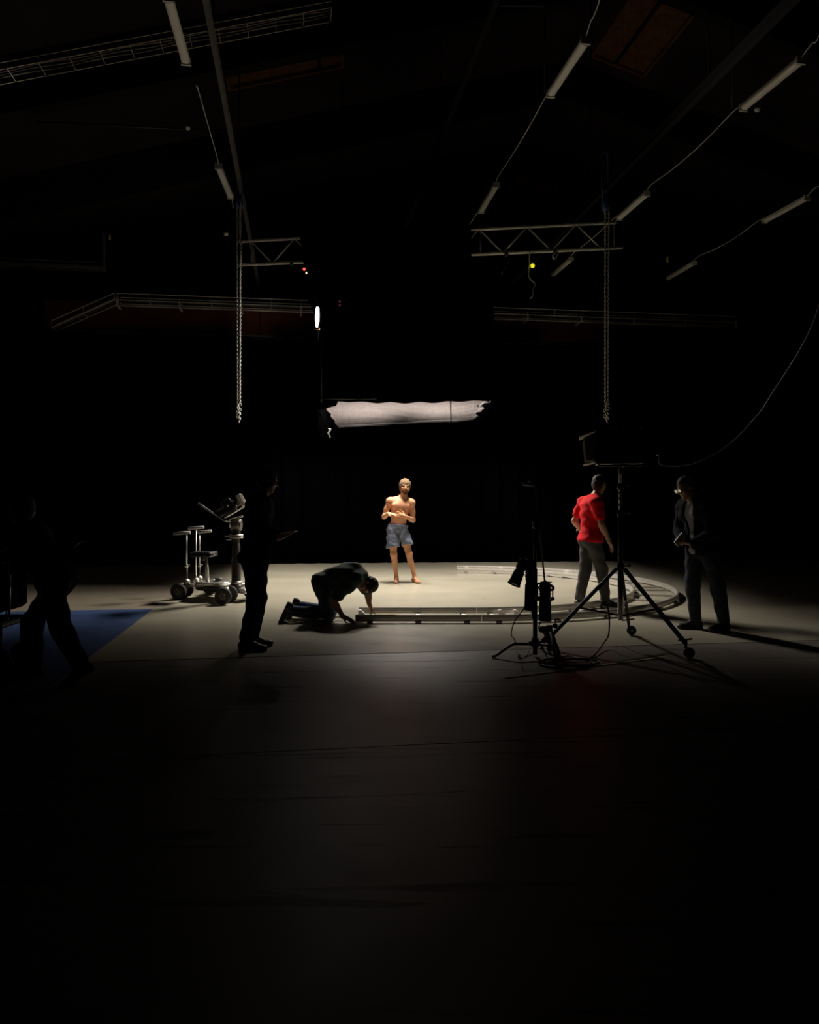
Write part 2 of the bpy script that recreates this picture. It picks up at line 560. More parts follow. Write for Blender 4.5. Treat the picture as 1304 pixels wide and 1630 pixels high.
# --- beige stage floor laid on the concrete (left edge runs along the hall)
e0 = floor_pt(140, 1050); e1 = floor_pt(270, 945)
uL = float(np.dot(e0, CX)); vF = 7.16
sf = [hall(uL, vF, 0.004), hall(11.5, vF, 0.004), hall(11.5, 18.2, 0.004), hall(uL, 18.2, 0.004)]
mb = MB().add(sf + [p - V(0, 0, .0035) for p in sf], [(0, 1, 2, 3), (0, 4, 5, 1), (1, 5, 6, 2), (2, 6, 7, 3), (3, 7, 4, 0)])
stage = struct('floor_stage', mb, M_vinyl)
# --- blue mat at its left
bt = floor_pt(180, 971)
vB = float(np.dot(bt, AX))
bm_ = [hall(uL - 4.6, 4.6, 0.006), hall(uL - 0.012, 4.6, 0.006), hall(uL - 0.012, vB, 0.006), hall(uL - 4.6, vB, 0.006)]
mb = MB().add(bm_ + [p - V(0, 0, .0055) for p in bm_], [(0, 1, 2, 3), (0, 4, 5, 1), (1, 5, 6, 2), (2, 6, 7, 3), (3, 7, 4, 0)])
single('floor_mat', mb, M_blue, 'blue floor mat lying along the left edge of the beige stage floor', 'mat')
# grey-brown board floor behind the blue mat
bm_ = [hall(U0 + .5, vB + .012, 0.004), hall(uL - 0.012, vB + .012, 0.004), hall(uL - 0.012, 18.2, 0.004), hall(U0 + .5, 18.2, 0.004)]
mb = MB().add(bm_ + [p - V(0, 0, .0035) for p in bm_], [(0, 1, 2, 3), (0, 4, 5, 1), (1, 5, 6, 2), (2, 6, 7, 3), (3, 7, 4, 0)])
struct('floor_side', mb, floor_material('grey brown floor', (0.30, 0.255, 0.19), (0.2, 0.17, 0.13), 0.5, 0.4, 0.6))

# --- walls
def wall(name, p, q, h, th=0.2):
    p = np.asarray(p); q = np.asarray(q)
    d = (q - p) / np.linalg.norm(q - p); n = V(-d[1], d[0], 0) * th
    b = [p, q, q + n, p + n]
    t = [x + V(0, 0, h) for x in b]
    return struct(name, MB().add(b + t, [(3, 2, 1, 0), (4, 5, 6, 7), (0, 1, 5, 4), (1, 2, 6, 5), (2, 3, 7, 6), (3, 0, 4, 7)]), M_wall)
WH = 12.0
wall_back = wall('wall_back', hall(U1, V1, -.05), hall(U0, V1, -.05), 11.2, -0.2)
wall_left = wall('wall_left', hall(U0, V1, -.05), hall(U0, V0, -.05), 6.9, -0.2)
wall_right = wall('wall_right', hall(U1, V0, -.05), hall(U1, V1, -.05), 8.6, -0.2)
wall_front = wall('wall_front', hall(U0, V0, -.05), hall(U1, V0, -.05), 11.2, -0.2)
# header beam above the curtain, faced with red brown boards one by one
VH = 17.75
def vplane(px, py, v):
    k = (px - 652.0) / F * AX[0] + AX[1]
    return at(px, py, v / k)
zb0 = vplane(640, 541, VH)[2]; zb1 = vplane(640, 497, VH)[2]
hu0, hu1 = float(np.dot(vplane(70, 520, VH), CX)), float(np.dot(vplane(1210, 520, VH), CX))
header = struct('trim_4', MB().box(hall((hu0 + hu1) / 2, VH + .16, (zb0 + zb1) / 2 + .02), (hu1 - hu0, .24, zb1 - zb0 + .04), rotz(HA)), M_beam)
nb = 11
for i in range(nb):
    w_ = (hu1 - hu0) / nb
    MB().box(hall(hu0 + w_ * (i + .5), VH + .01, (zb0 + zb1) / 2), (w_ - .02, .05, zb1 - zb0), rotz(HA)).build('wall_board', M_red_band, header)
MB().box(hall((hu0 + hu1) / 2, VH - .02, zb0 - .03), (hu1 - hu0, .08, .05), rotz(HA)).build('ledge', M_rail, header)

# --- roof: two pitched decks, rafters, timber hatches
DECK = ROOF0 + 0.9
def slope_slab(u0, u1, v0, v1, z_of, th):
    b = [hall(u0, v0, z_of(u0)), hall(u1, v0, z_of(u1)), hall(u1, v1, z_of(u1)), hall(u0, v1, z_of(u0))]
    t = [p + V(0, 0, th) for p in b]
    return b + t, [(3, 2, 1, 0), (4, 5, 6, 7), (0, 1, 5, 4), (1, 2, 6, 5), (2, 3, 7, 6), (3, 0, 4, 7)]
deck_z = lambda u: roof_z(u, DECK)
mb = MB()
mb.add(*slope_slab(U0 - .2, RIDGE_U, V0, V1 + .2, deck_z, 0.15))
mb.add(*slope_slab(RIDGE_U, U1 + .2, V0, V1 + .2, deck_z, 0.15))
ceiling = struct('ceiling', mb, M_deck)
for v in (1.15, 4.95, 8.75, 12.55, 16.35, 20.15):
    m2 = MB()
    m2.add(*slope_slab(U0, RIDGE_U, v - .12, v + .12, roof_z, 0.88))
    m2.add(*slope_slab(RIDGE_U, U1, v - .12, v + .12, roof_z, 0.88))
    m2.build('rafter', M_beam, ceiling)
for v in (2.9, 6.8, 10.6, 14.4, 18.2, 22.0):          # purlin joints of the deck
    for ua in (-6.5, -3.0, 0.5, 4.0):
        pass
def hatch(name, u0, u1, v0, v1, mull):
    z = lambda u: deck_z(u) - 0.06
    m2 = MB(); m2.add(*slope_slab(u0, u1, v0, v1, z, 0.05))
    o = struct(name, m2, M_timber)
    for (a, b, c, d) in ((u0 - .05, u1 + .05, v0 - .06, v0), (u0 - .05, u1 + .05, v1, v1 + .06), (u0 - .05, u0, v0, v1), (u1, u1 + .05, v0, v1)):
        f = MB(); f.add(*slope_slab(a, b, c, d, lambda u: deck_z(u) - 0.14, 0.14)); f.build('window_frame', M_timber, o)
    um = u0 + (u1 - u0) * mull
    f = MB(); f.add(*slope_slab(um - .03, um + .03, v0, v1, lambda u: deck_z(u) - 0.10, 0.05)); f.build('mullion', M_beam, o)
def uv_deck(px, py):
    p = at_roof(px, py, 8.1 - 0.05)
    return float(np.dot(p, CX)), float(np.dot(p, AX))
ua, _ = uv_deck(948, 65); ub, _ = uv_deck(1062, 10)
_, va = uv_deck(1000, 0); _, vb = uv_deck(1000, 58)
hatch('window_1', ua, ub - .1, va - .8, vb, 0.45)
ua, _ = uv_deck(822, 268); ub, _ = uv_deck(892, 240)
_, va = uv_deck(855, 240); _, vb = uv_deck(855, 262)
hatch('window_2', ua, ub, va, vb, 0.33)
hatch('window_3', -1.25, 0.80, 12.75, 14.42, 0.8)

# --- steel beams that run along under the roof
def ibeam(name, a, b, w=0.075, h=0.11, m=None):
    a = np.asarray(a); b = np.asarray(b)
    m2 = MB()
    m2.bar(a + V(0, 0, h / 2), b + V(0, 0, h / 2), w, 0.014)
    m2.bar(a - V(0, 0, h / 2), b - V(0, 0, h / 2), w, 0.014)
    m2.bar(a, b, 0.012, h - .014)
    return struct(name, m2, m or M_rail)
ZR = 6.62
def along(px, py, z, v0, v1):
    p = atz(px, py, z); u = float(np.dot(p, CX))
    return hall(u, v0, z), hall(u, v1, z)
beam_l = ibeam('trim_1', *along(383, 297, ZR, 4.0, 19.0), w=0.055)
beam_m = ibeam('trim_2', *along(745, 110, ZR + .9, 5.0, 19.0), m=M_railb)
beam_r = ibeam('trim_3', *along(945, 318, ZR, 4.0, 19.0), m=M_railb)
for ob, u in ((beam_l, float(np.dot(atz(383, 297, ZR), CX))), (beam_r, float(np.dot(atz(945, 318, ZR), CX)))):
    for v in (4.95, 8.75, 12.55, 16.35):
        m2 = MB().cyl(hall(u, v, ZR + .06), hall(u, v, roof_z(u) + .02), 0.012, n=8)
        m2.build('hanger', M_railb, ob)
u = float(np.dot(atz(745, 110, ZR + .9), CX))
for v in (8.75, 12.55, 16.35):
    MB().cyl(hall(u, v, ZR + .96), hall(u, v, roof_z(u) + .02), 0.012, n=8).build('hanger', M_railb, beam_m)

# ================================================================== BLACK CURTAIN
CY = 17.25; CT = R(5)
rc = thing('stage_curtain', 'tall black stage curtain hanging behind the shirtless person down to the floor', 'curtain', (0, CY, 0))
top = 5.02
cdx, cdy = math.cos(CT), math.sin(CT)
def curtain_panel(s0, s1, ph):
    def fn(u_, v_):
        s = s0 + (s1 - s0) * u_
        w = 0.085 * math.sin(s * 13.0 + ph) + 0.035 * math.sin(s * 29.0 + ph * 2)
        w *= (0.35 + 0.65 * v_)
        z = 0.012 + (top - 0.012) * v_
        return (s * cdx - w * cdy, CY + s * cdy + w * cdx, z), (cdy, -cdx, 0)
    return MB().sheet(fn, 90, 6, 0.006)
edges = [-8.6, -5.75, -2.9, 0.0, 2.9, 5.8, 8.7]
for i in range(6):
    curtain_panel(edges[i] - .03, edges[i + 1] + .03, i * 1.3).build('curtain_panel', M_curtain, rc)
MB().cyl((-8.7 * cdx, CY - 8.7 * cdy, top + .03), (8.8 * cdx, CY + 8.8 * cdy, top + .03), 00.02, n=10).build('curtain_rail', M_railb, rc)

# ================================================================== CABLE TRAYS
def cable_tray(name, label, a, b, side, height, rung, loc=None, m=M_galv, drop=0.0):
    """ladder tray from a to b; side = vector to its other side rail"""
    a = np.asarray(a); b = np.asarray(b); side = np.asarray(side)
    r_ = thing(name, label, 'cable tray', tuple((a + b) / 2))
    for off in (V(0, 0, 0), side):
        m2 = MB().bar(a + off + V(0, 0, height * .42), b + off + V(0, 0, height * .42), 0.012, 0.02)
        m2.bar(a + off - V(0, 0, height * .42), b + off - V(0, 0, height * .42), 0.012, 0.02)
        m2.build('side_rail', m, r_)
    n = int(np.linalg.norm(b - a) / rung)
    for i in range(n + 1):
        p = a + (b - a) * (i / n)
        lo = V(0, 0, -height * .42); hi = V(0, 0, height * .42)
        MB().tube([p + hi, p + lo, p + side + lo, p + side + hi], 0.0055, 5, False).build('rung', m, r_)
    m2 = MB()
    for k, off in enumerate((0.2, 0.42, 0.65)):
        pts = []
        for i in range(31):
            p = a + (b - a) * (i / 30) + side * (off + .06 * math.sin(i * .9 + k))
            pts.append(p + V(0, 0, -height * .3))
        m2.tube(pts, 0.013 - .002 * k, 6)
    m2.build('cable_bundle', M_darksteel, r_)
    return r_
ta = at_roof(-40, 112, 6.35); tb = at_roof(528, 6, 6.35)
cable_tray('cable_tray', 'wire basket cable tray climbing across the top left under the roof', ta, tb, AX * 0.30, 0.10, 0.37, m=mat('dull galvanised wire', (0.40, 0.36, 0.28), 0.55, metal=0.4))
VT = 17.35
tb0 = vplane(186, 472, VT); tb1 = vplane(1172, 505, VT)
tb1[2] = tb0[2]
tr2 = cable_tray('cable_tray', 'long level cable tray along the back wall above the red brown boards', tb0, tb1, AX * 0.35, 0.17, 0.65)
for i in range(12):
    p = tb0 + (tb1 - tb0) * (i / 11)
    MB().bar(p + V(0, 0, -.19), p + AX * .4 + V(0, 0, -.19), .04, .03).bar(p + V(0, 0, -.19), p + V(0, 0, -.07), .03, .03).build('bracket', M_galv, tr2)
p = tb0 + (tb1 - tb0) * 0.02
MB().bar(tb0 + V(0.0, 0, -.20), tb0 + (tb1 - tb0) * 0.97 + V(0, 0, -.20), .022, .022).build('side_rail', M_galv, tr2)
pe = vplane(82, 516, VT)
cable_tray('cable_tray', 'sloping end of cable tray dropping to the left on the back wall', pe, tb0 + V(-.05, 0, 0), AX * 0.35, 0.18, 0.5)
tl0 = vplane(-30, 414, 16.0); tl1 = vplane(163, 420, 16.0); tl1[2] = tl0[2]
cable_tray('cable_tray', 'short level cable tray entering from the left edge below the roof', tl0, tl1, AX * 0.25, 0.12, 0.5, m=M_rail)
pp = vplane(164, 395, 16.0)
single('drop_rod', MB().bar(V(tl1[0] + .03, tl1[1], tl1[2] - .1), V(tl1[0] + .03, tl1[1], pp[2] + .3), .04, .04), M_rail, 'thin grey upright at the end of the short left cable tray', 'rod')

# ================================================================== TUBE LIGHTS (switched off) AND THEIR CABLES
ZF = CAM_H + 5.6
def roof_under(p):
    u = float(np.dot(p, CX)); return roof_z(u, DECK)
def tube_light(p_near, p_far, label):
    a = atz(*p_near, ZF); b = atz(*p_far, ZF)
    d = (b - a) / np.linalg.norm(b - a)
    mid = (a + b) / 2
    r_ = thing('tube_light', label, 'light fixture', tuple(mid), 'switched off tube lights under the roof')
    up = V(0, 0, 1.0)
    m2 = MB()
    s, u_, _ = frame_of(d)
    prof = [(-.05, .045), (.05, .045), (.058, .0), (-.058, .0)]
    vs_ = [a + s * x + up * z for x, z in prof] + [b + s * x + up * z for x, z in prof]
    m2.add(vs_, [(0, 1, 2, 3), (7, 6, 5, 4), (0, 4, 5, 1), (1, 5, 6, 2), (2, 6, 7, 3), (3, 7, 4, 0)])
    m2.build('housing', M_white_h, r_)
    m2 = MB(); pr = [(-.054, -.001), (-.05, -.022), (-.03, -.036), (0, -.04), (.03, -.036), (.05, -.022), (.054, -.001)]
    a2 = a + d * .02; b2 = b - d * .02
    n = len(pr)
    vs_ = [a2 + s * x + up * z for x, z in pr] + [b2 + s * x + up * z for x, z in pr]
    fs_ = [(i, i + 1, n + i + 1, n + i) for i in range(n - 1)] + [(n - 1, 0, n, 2 * n - 1), tuple(range(n - 1, -1, -1)), tuple(range(n, 2 * n))]
    m2.add(vs_, fs_)
    m2.build('diffuser', M_white_p, r_)
    for q, e in ((a, -1), (b, 1)):
        MB().box(q + d * e * .012 + up * 0.005, (.124, .03, .096), np.stack([s, d, up], 1)).build('end_cap', M_white_h, r_)
    for q in (a + d * .2, b - d * .2):
        MB().cyl(q + up * .045, V(q[0], q[1], roof_under(q)), 0.0015, n=4).build('suspension_wire', M_railb, r_)
    return a, b
FIX = {}
for key, n_, f_, lab in (
    ('L1', (268, -2), (296, 98), 'large switched off tube light at the top left next to the steel beam'),
    ('L2', (348, 266), (367, 313), 'small switched off tube light left of the truss, second in the left row'),
    ('L3', (58, 475), (91, 498), 'faint switched off tube light at the far left edge above the sloping tray'),
    ('A1', (932, 66), (877, 150), 'large switched off tube light at the top right of centre'),
    ('A2', (790, 295), (766, 336), 'switched off tube light just above the right arm of the truss'),
    ('B1', (1274, 98), (1184, 172), 'large switched off tube light near the top right corner'),
    ('B2', (1030, 309), (986, 347), 'switched off tube light just right of the upper truss end'),
    ('B3', (909, 413), (882, 437), 'small switched off tube light seen below the right arm of the truss'),
    ('C1', (1284, 316), (1218, 352), 'switched off tube light near the right edge, nearest in the far right row'),
    ('C2', (1105, 419), (1065, 443), 'small dim switched off tube light right of the truss, above the tray')):
    FIX[key] = tube_light(n_, f_, lab)
def cable(name, ctrl, r, m, label, n=24, cat='cable', group=None):
    return single(name, MB().tube(curve_pts(ctrl, n), r, 6), m, label, cat, group)
UP = V(0, 0, 1.0)
def sag(a, b, s, n=5):
    return [a + (b - a) * t - UP * (4 * s * t * (1 - t)) for t in np.linspace(0, 1, n)]
def fix_cable(a, b, label, s=0.05):
    a = a + UP * .035; b = b + UP * .035
    d = (b - a) / np.linalg.norm(b - a)
    mid = sag(a + d * .25 + UP * .05, b - d * .3 + UP * .06, s)
    cable('power_cable', [a] + mid + [b - d * .05 + UP * .05, b], 0.0075, M_white_c, label, 40, group='white cables linking the tube lights')
fix_cable(FIX['L2'][0], atz(312, 142, ZF), 'white cable running up the left row to the small tube light', .0)
fix_cable(FIX['L2'][1], atz(371, 334, ZF), 'short white cable end below the small left tube light', .0)
fix_cable(atz(-30, 415, ZF), FIX['L3'][0], 'white cable coming in at the left edge to the faint tube light', .0)
fix_cable(FIX['A1'][0], atz(968, -20, ZF), 'white cable rising out of the top above the large tube light', .03)
fix_cable(FIX['A1'][1], FIX['A2'][0], 'white cable between the two tube lights over the truss arm', .04)
fix_cable(FIX['A2'][1], atz(742, 374, ZF), 'white cable below the tube light disappearing behind the black skirt', .0)
fix_cable(FIX['B1'][0], atz(1330, 45, ZF), 'white cable leaving the top right corner tube light to the right edge', .03)
fix_cable(FIX['B1'][1], FIX['B2'][0], 'long white cable between the corner tube light and the one by the truss end', .07)
fix_cable(FIX['B2'][1], FIX['B3'][0], 'white cable crossing behind the right truss end', .03)
fix_cable(FIX['C1'][0], atz(1330, 285, ZF), 'white cable leaving the far right row at the right edge', .02)
fix_cable(FIX['C1'][1], FIX['C2'][0], 'white sagging cable between the two lights of the far right row', .07)
for px, y0, y1, lab in ((867, 12, 148, 'thin vertical conduit above the large tube light right of centre'), (1166, -5, 172, 'thin vertical wire beside the top right corner tube light')):
    q = atz(px, y1, ZF + .05)
    t_ = at(px, y0, q[1])
    m2 = MB().cyl(q, t_, 0.009, n=6)
    if px < 900:
        m2.tube([t_, t_ + V(-.02, 0, .02), at(795, 9, q[1] + .1)], 0.012, 6)
    single('conduit', m2, M_rail, lab, 'conduit')
# a thin pipe that crosses the roof on the left
p0 = at_roof(60, 194, 7.0); p1 = at_roof(500, 216, 7.0)
single('roof_pipe', MB().cyl(p0, p1, 0.022, n=8), M_black, 'thin dark pipe crossing below the roof deck on the left', 'pipe')
for px, py, d, lab in ((360, 372, 13.5, 'small pale detector hanging left of the truss'), (299, 203, 12.2, 'tiny white detector under the roof left of the steel beam'), (1206, 174, 11.0, 'tiny grey detector below the top right corner tube light')):
    p = at(px, py, d)
    m2 = MB().lathe(p, (0, 0, 1), [(-.03, 0), (-.03, .03), (-.005, .045), (.01, .045), (.012, 0)], 12)
    t_ = thing('detector', lab, 'detector', tuple(p))
    m2.build('casing', M_white_h, t_)
    MB().cyl(p + UP * .01, V(p[0], p[1], roof_under(p)), .002, n=5).build('wire', M_railb, t_)
for px, py, d, lab, mm in ((175, 378, 15.0, 'small yellow tag on the dark ceiling at the far left', M_yellow_t), (1063, 413, 14.0, 'small yellow tag hanging right of the truss', M_yellow_t)):
    p = at(px, py, d)
    m2 = MB().box(p, (.03, .03, .1), rotz(.4) @ np.array([[1, 0, 0], [0, 1, 0], [0, 0, 1.0]]), .006)
    t_ = thing('tag', lab, 'tag', tuple(p))
    m2.build('plate', mm, t_)
    MB().cyl(p + UP * .05, V(p[0], p[1], roof_under(p)), .002, n=5).build('string', M_railb, t_)

# ================================================================== TRUSS
TL = V((380 - 652) / F * 12.40, 12.40, 5.49); TR = V((981 - 652) / F * 11.55, 11.55, 5.49)
td = (TR - TL) / np.linalg.norm(TR - TL)
rt = thing('lighting_truss', 'long aluminium truss hanging level on two hoists behind the black box top', 'truss', tuple((TL + TR) / 2))
TH = 0.195
for s in (1, -1):
    MB().cyl(TL + UP * TH * s, TR + UP * TH * s + td * (.1 if s < 0 else 0), 0.026, n=12).build('chord', M_truss, rt)
L = np.linalg.norm(TR - TL)
x = 0.20; nodes = []
while x < L - .05:
    nodes.append(x); x += 0.3725
for i in range(len(nodes) - 1):
    a = TL + td * nodes[i] + UP * (TH if i % 2 == 0 else -TH)
    b = TL + td * nodes[i + 1] + UP * (-TH if i % 2 == 0 else TH)
    MB().cyl(a, b, 0.0125, n=8).build('brace', M_truss, rt)
for x in (0.05, 0.22, 3.95, L - .03):
    MB().cyl(TL + td * x + UP * TH, TL + td * x - UP * TH, 0.0125, n=8).build('upright', M_alu_d, rt)
for x, pxy in ((0.9, 0), (4.35, 0), (5.1, 0)):
    MB().box(TL + td * x - UP * (TH + .02), (.06, .06, .07), None, .012).build('clamp', M_black, rt)

# ================================================================== CHAIN HOISTS
def chain(mb_, a, b, link=0.044, r=0.0055, w=0.0135):
    a = np.asarray(a, float); b = np.asarray(b, float)
    n = max(2, int(np.linalg.norm(b - a) / (link * 0.74)))
    s, u_, d = frame_of(b - a)
    for i in range(n):
        c = a + (b - a) * ((i + .5) / n)
        e = s if i % 2 == 0 else u_
        pts = []
        for k in range(8):
            t = 2 * math.pi * k / 8
            pts.append(c + d * math.cos(t) * link / 2 + e * math.sin(t) * w)
        mb_.tube(pts, r, 4, closed=True)
def hoist(pt, ztop, zbot, label, beam_u, sgn):
    pt = np.asarray(pt, float)
    r_ = thing('chain_hoist', label, 'chain hoist', tuple(V(pt[0], pt[1], zbot)), 'chain hoists carrying the truss ends')
    x, y = pt[0], pt[1]
    bod = V(x, y, ztop)
    zb = ZR - .06
    MB().tube([V(x - .03, y, ztop + .1), V(x - .05, y, (ztop + zb) / 2), hall(beam_u - .05, float(np.dot(pt, AX)), zb + .16), hall(beam_u + .05, float(np.dot(pt, AX)), zb + .16), V(x + .05, y, (ztop + zb) / 2), V(x + .03, y, ztop + .1)], 0.014, 6, closed=True).build('sling', M_blue_s, r_)
    MB().cyl(bod + V(-.045, 0, 0), bod + V(.045, 0, 0), .075, n=16).box(bod + V(0, 0, -.01), (.06, .13, .17), None, .02).build('hoist_body', M_blue_s, r_)
    MB().ring(bod + V(0, 0, .115), (0, 1, 0), .03, .009, 14).build('hook', M_darksteel, r_)
    m2 = MB(); chain(m2, bod + V(0, 0, -.07), V(x, y, pt[2] + .22)); m2.build('load_chain', M_chain, r_)
    MB().ring(V(x, y, pt[2] + .225), (1, 0, 0), .035, .010, 14).build('load_hook', M_darksteel, r_)
    m2 = MB(); chain(m2, bod + V(-.022, -.085, -.05), V(x - .018, y - .075, zbot + .28)); m2.build('hand_chain', M_chain, r_)
    m2 = MB(); chain(m2, bod + V(.035, -.085, -.05), V(x + .022 , y - .075, zbot + .3)); m2.build('hand_chain', M_chain, r_)
    c = V(x, y - .075, zbot + .02)
    m2 = MB()
    for k in range(9):
        ang = k * 2.4
        q = c + V(math.cos(ang) * .025, math.sin(ang) * .02, .05 + k * .028)
        m2.ring(q, (math.cos(ang * 1.7), math.sin(ang * 1.7), .3), .024, .007, 10, 5)
    chain(m2, c + V(.0, 0, .08), c + V(.012, 0, -.02))
    m2.build('chain_tail', M_chain, r_)
ul = float(np.dot(V(TL[0], TL[1], 0), CX)); 
pl = at(381.5, 400, 12.32); pr_ = at(963.5, 375, 11.5)
hoist(V(pl[0], pl[1], 5.49), 6.30, 2.70, 'chain hoist with long hanging chain at the left truss end', float(np.dot(pl, CX)), 1)
hoist(V(pr_[0], pr_[1], 5.49), 5.93, 2.62, 'chain hoist with long hanging chain at the right truss end above the stand light', float(np.dot(pr_, CX)), -1)

# ================================================================== BLACK SKIRTED LIGHT BOX
ZS = 3.02
rb = thing('overhead_softbox', 'big black skirted overhead soft light with pale silk glowing underneath', 'light', (-.1, 13.4, 2.6))
tdn = V(td[1], -td[0], 0)                       # towards the camera
def truss_d(X):
    return TL[1] + (X - TL[0]) * td[1] / td[0]
def ray_on_front(px, py):
    # front cloth hangs just before the truss, leaning back a little to its hem
    k = (px - 652.0) / F
    d0 = (TL[1] - TL[0] * td[1] / td[0]) / (1 - k * td[1] / td[0]) - 0.10
    return at(px, py, d0)
lft = [(474, 366), (478, 378), (484, 426), (497, 462), (508, 484), (509, 527), (503, 560), (502, 600), (503, 654)]
rgt = [(750, 358), (750, 378), (751, 426), (752, 446), (785, 458), (786, 520), (785, 560), (783, 600), (781, 637)]
hem = lambda t: 636.5 + 4.5 * math.sin(math.pi * min(1, t * 1.15) * .9) + ((17 - 9 * t / .115) if t < .115 else 0) + .8 * math.sin(t * 40)
def front_fn(u_, v_):
    k = v_ * (len(lft) - 1); i = min(int(k), len(lft) - 2); f = k - i
    a = V(lft[i]) * (1 - f) + V(lft[i + 1]) * f
    b = V(rgt[i]) * (1 - f) + V(rgt[i + 1]) * f
    if v_ > .999:
        py = hem(u_)
    else:
        py = a[1] * (1 - u_) + b[1] * u_
        if v_ > .8:
            w = (v_ - .8) / .2
            py = py * (1 - w) + hem(u_) * w
    p = ray_on_front(a[0] * (1 - u_) + b[0] * u_, py)
    p = p + tdn * (0.03 * math.sin(u_ * 34) * (0.3 + .7 * v_) - 0.02 * v_)
    return p, tdn
MB().sheet(front_fn, 72, 40, 0.006).build('front_skirt', M_black_cloth, rb)
SX0, SX1, SY0, SY1 = -1.40, 1.25, 12.02, 14.85
def side_fn(x0, y0, x1, y1, zb_, zt, n, amp=.03):
    nn = V(*n, 0)
    def fn(u_, v_):
        z = zt + (zb_ - zt) * v_
        w = amp * math.sin(u_ * 38) * (0.3 + .7 * v_)
        return V(x0 + (x1 - x0) * u_, y0 + (y1 - y0) * u_, z) + nn * w, nn
    return fn
Z_TOP = 4.75
MB().sheet(side_fn(-1.52, 12.55, -1.60, SY1, 2.44, Z_TOP, (-1, 0)), 40, 8).build('side_skirt', M_black_cloth, rb)
MB().sheet(side_fn(SX1 + .04, 11.95, SX1 + .04, SY1, 2.88, Z_TOP, (1, 0)), 40, 8).build('side_skirt', M_black_cloth, rb)
MB().sheet(side_fn(-1.6, SY1 + .03, SX1 + .04, SY1 + .03, 3.25, Z_TOP, (0, 1)), 40, 8).build('back_skirt', M_black_cloth, rb)
MB().sheet(lambda a, b: (V(-1.7 + 3.05 * a, 12.1 + 2.8 * b, 4.78 - .03 * math.sin(a * math.pi)), V(0, 0, 1.0)), 12, 10).build('top_cover', M_black_cloth, rb)
# the silk: front edge a touch higher than the back edge, lightly wrinkled
zfl, zfr = 2.86, 3.00
def silk_fn(u_, v_):
    X = SX0 + (SX1 - SX0) * u_; Y = SY0 + (SY1 - SY0) * v_
    if u_ < .04 : X -= .02 * math.sin(v_ * 25)
    if u_ > .97 : X += .05 * math.sin(v_ * 17 + 1)
    z0 = 3.03; z1 = zfl + (zfr - zfl) * u_
    z = z0 + (z1 - z0) * v_
    env = math.sin(math.pi * min(1, max(0, (u_ - .05) / .72))) if u_ < .77 else 0
    z += 0.012 * env * math.sin(v_ * 26 + 5 * math.sin(u_ * 7)) - .03 * math.sin(math.pi * u_) * math.sin(math.pi * v_)
    if u_ > .82: z += .010 * math.sin(v_ * 30 + u_ * 22)
    return V(X, Y, z), V(0, 0, 1.0)
mbs = MB(); nu, nv = 80, 60
pts = [silk_fn(i / nu, j / nv)[0] for j in range(nv + 1) for i in range(nu + 1)]
mbs.add(pts, [(j * (nu + 1) + i, (j + 1) * (nu + 1) + i, (j + 1) * (nu + 1) + i + 1, j * (nu + 1) + i + 1) for j in range(nv) for i in range(nu)], True)
mbs.build('diffusion_silk', M_silk, rb)
# frame tubes round the silk, seam strap, ties
fz = lambda u_, v_: silk_fn(u_, v_)[0] + V(0, 0, .03)
for p, q in (((0, 0), (1, 0)), ((0, 1), (1, 1)), ((0, 0), (0, 1)), ((1, 0), (1, 1))):
    MB().tube([fz(p[0] + (q[0] - p[0]) * t, p[1] + (q[1] - p[1]) * t) for t in np.linspace(0, 1, 9)], .016, 8).build('frame_tube', M_black, rb)
Xs = 0.79
us = (Xs - SX0) / (SX1 - SX0)
MB().tube([silk_fn((.655 + .16 * t - SX0) / (SX1 - SX0), t)[0] + V(0, 0, -.012) for t in np.linspace(0, 1, 12)], .010, 6).build('seam_strap', M_black_cloth, rb)
for i, t in enumerate((.06, .3, .55, .8)):
    q = fz(0, t); MB().tube([q, q + V(-.05, .0, .10), q + V(-.15, 0, .3)], .006, 5).build('tie_cord', M_black_cloth, rb)
for (a, b) in ((SX0, SY0), (SX1, SY0), (SX0, SY1), (SX1, SY1)):
    MB().cyl((a, b, 3.0), (a, b + .05, 4.76), .012, n=8).build('corner_post', M_black, rb)
for X_, Y_ in ((-1.2, None), (0.9, None), (-1.3, 14.7), (1.1, 14.7)):
    if Y_ is None:
        b_ = V(X_, truss_d(X_), 5.49 - TH); a_ = V(X_, truss_d(X_) + .12, 4.76)
    else:
        a_ = V(X_, Y_, 4.76); b_ = V(X_, Y_, roof_z(float(np.dot(V(X_, Y_, 0), CX)), DECK) + .02)
    MB().cyl(a_, b_, .008, n=6).build('hanging_cable', M_black_cloth, rb)
# torn tail of the silk at the left back corner
p0 = at(524, 680, 14.6)
def tail_fn(u_, v_):
    w = .045 * (1 - v_) + .012
    return p0 + V((u_ - .5) * w + .02 * math.sin(v_ * 9), .0, -.02 - .19 * v_), V(0, -1, 0)
MB().sheet(tail_fn, 4, 8, .003).build('silk_tail', mat('white cloth', (.10, .095, .09), .8), rb)
# lamp head inside
for (pos, tx, ty_, tz_, sx_, sy_, watts) in LAMPS:
    Rl = np.array(Matrix.Rotation(R(tz_), 3, 'Z') @ Matrix.Rotation(R(ty_), 3, 'Y') @ Matrix.Rotation(R(tx), 3, 'X'))
    pos = V(*pos)
    o = MB().box(pos + Rl @ V(0, 0, .055), (sx_ + .05, sy_ + .05, .08), Rl, .02).build('lamp_housing', M_black, rb)
    MB().cyl(pos + Rl @ V(0, 0, .09), pos + Rl @ V(0, 0, .09) + V(0, 0, 1.0), .016, n=8).build('lamp_hanger', M_black, o)
for lamp in lamps:
    lamp.parent = rb
    lamp.matrix_parent_inverse = Matrix.Translation(-Vector(rb.location))
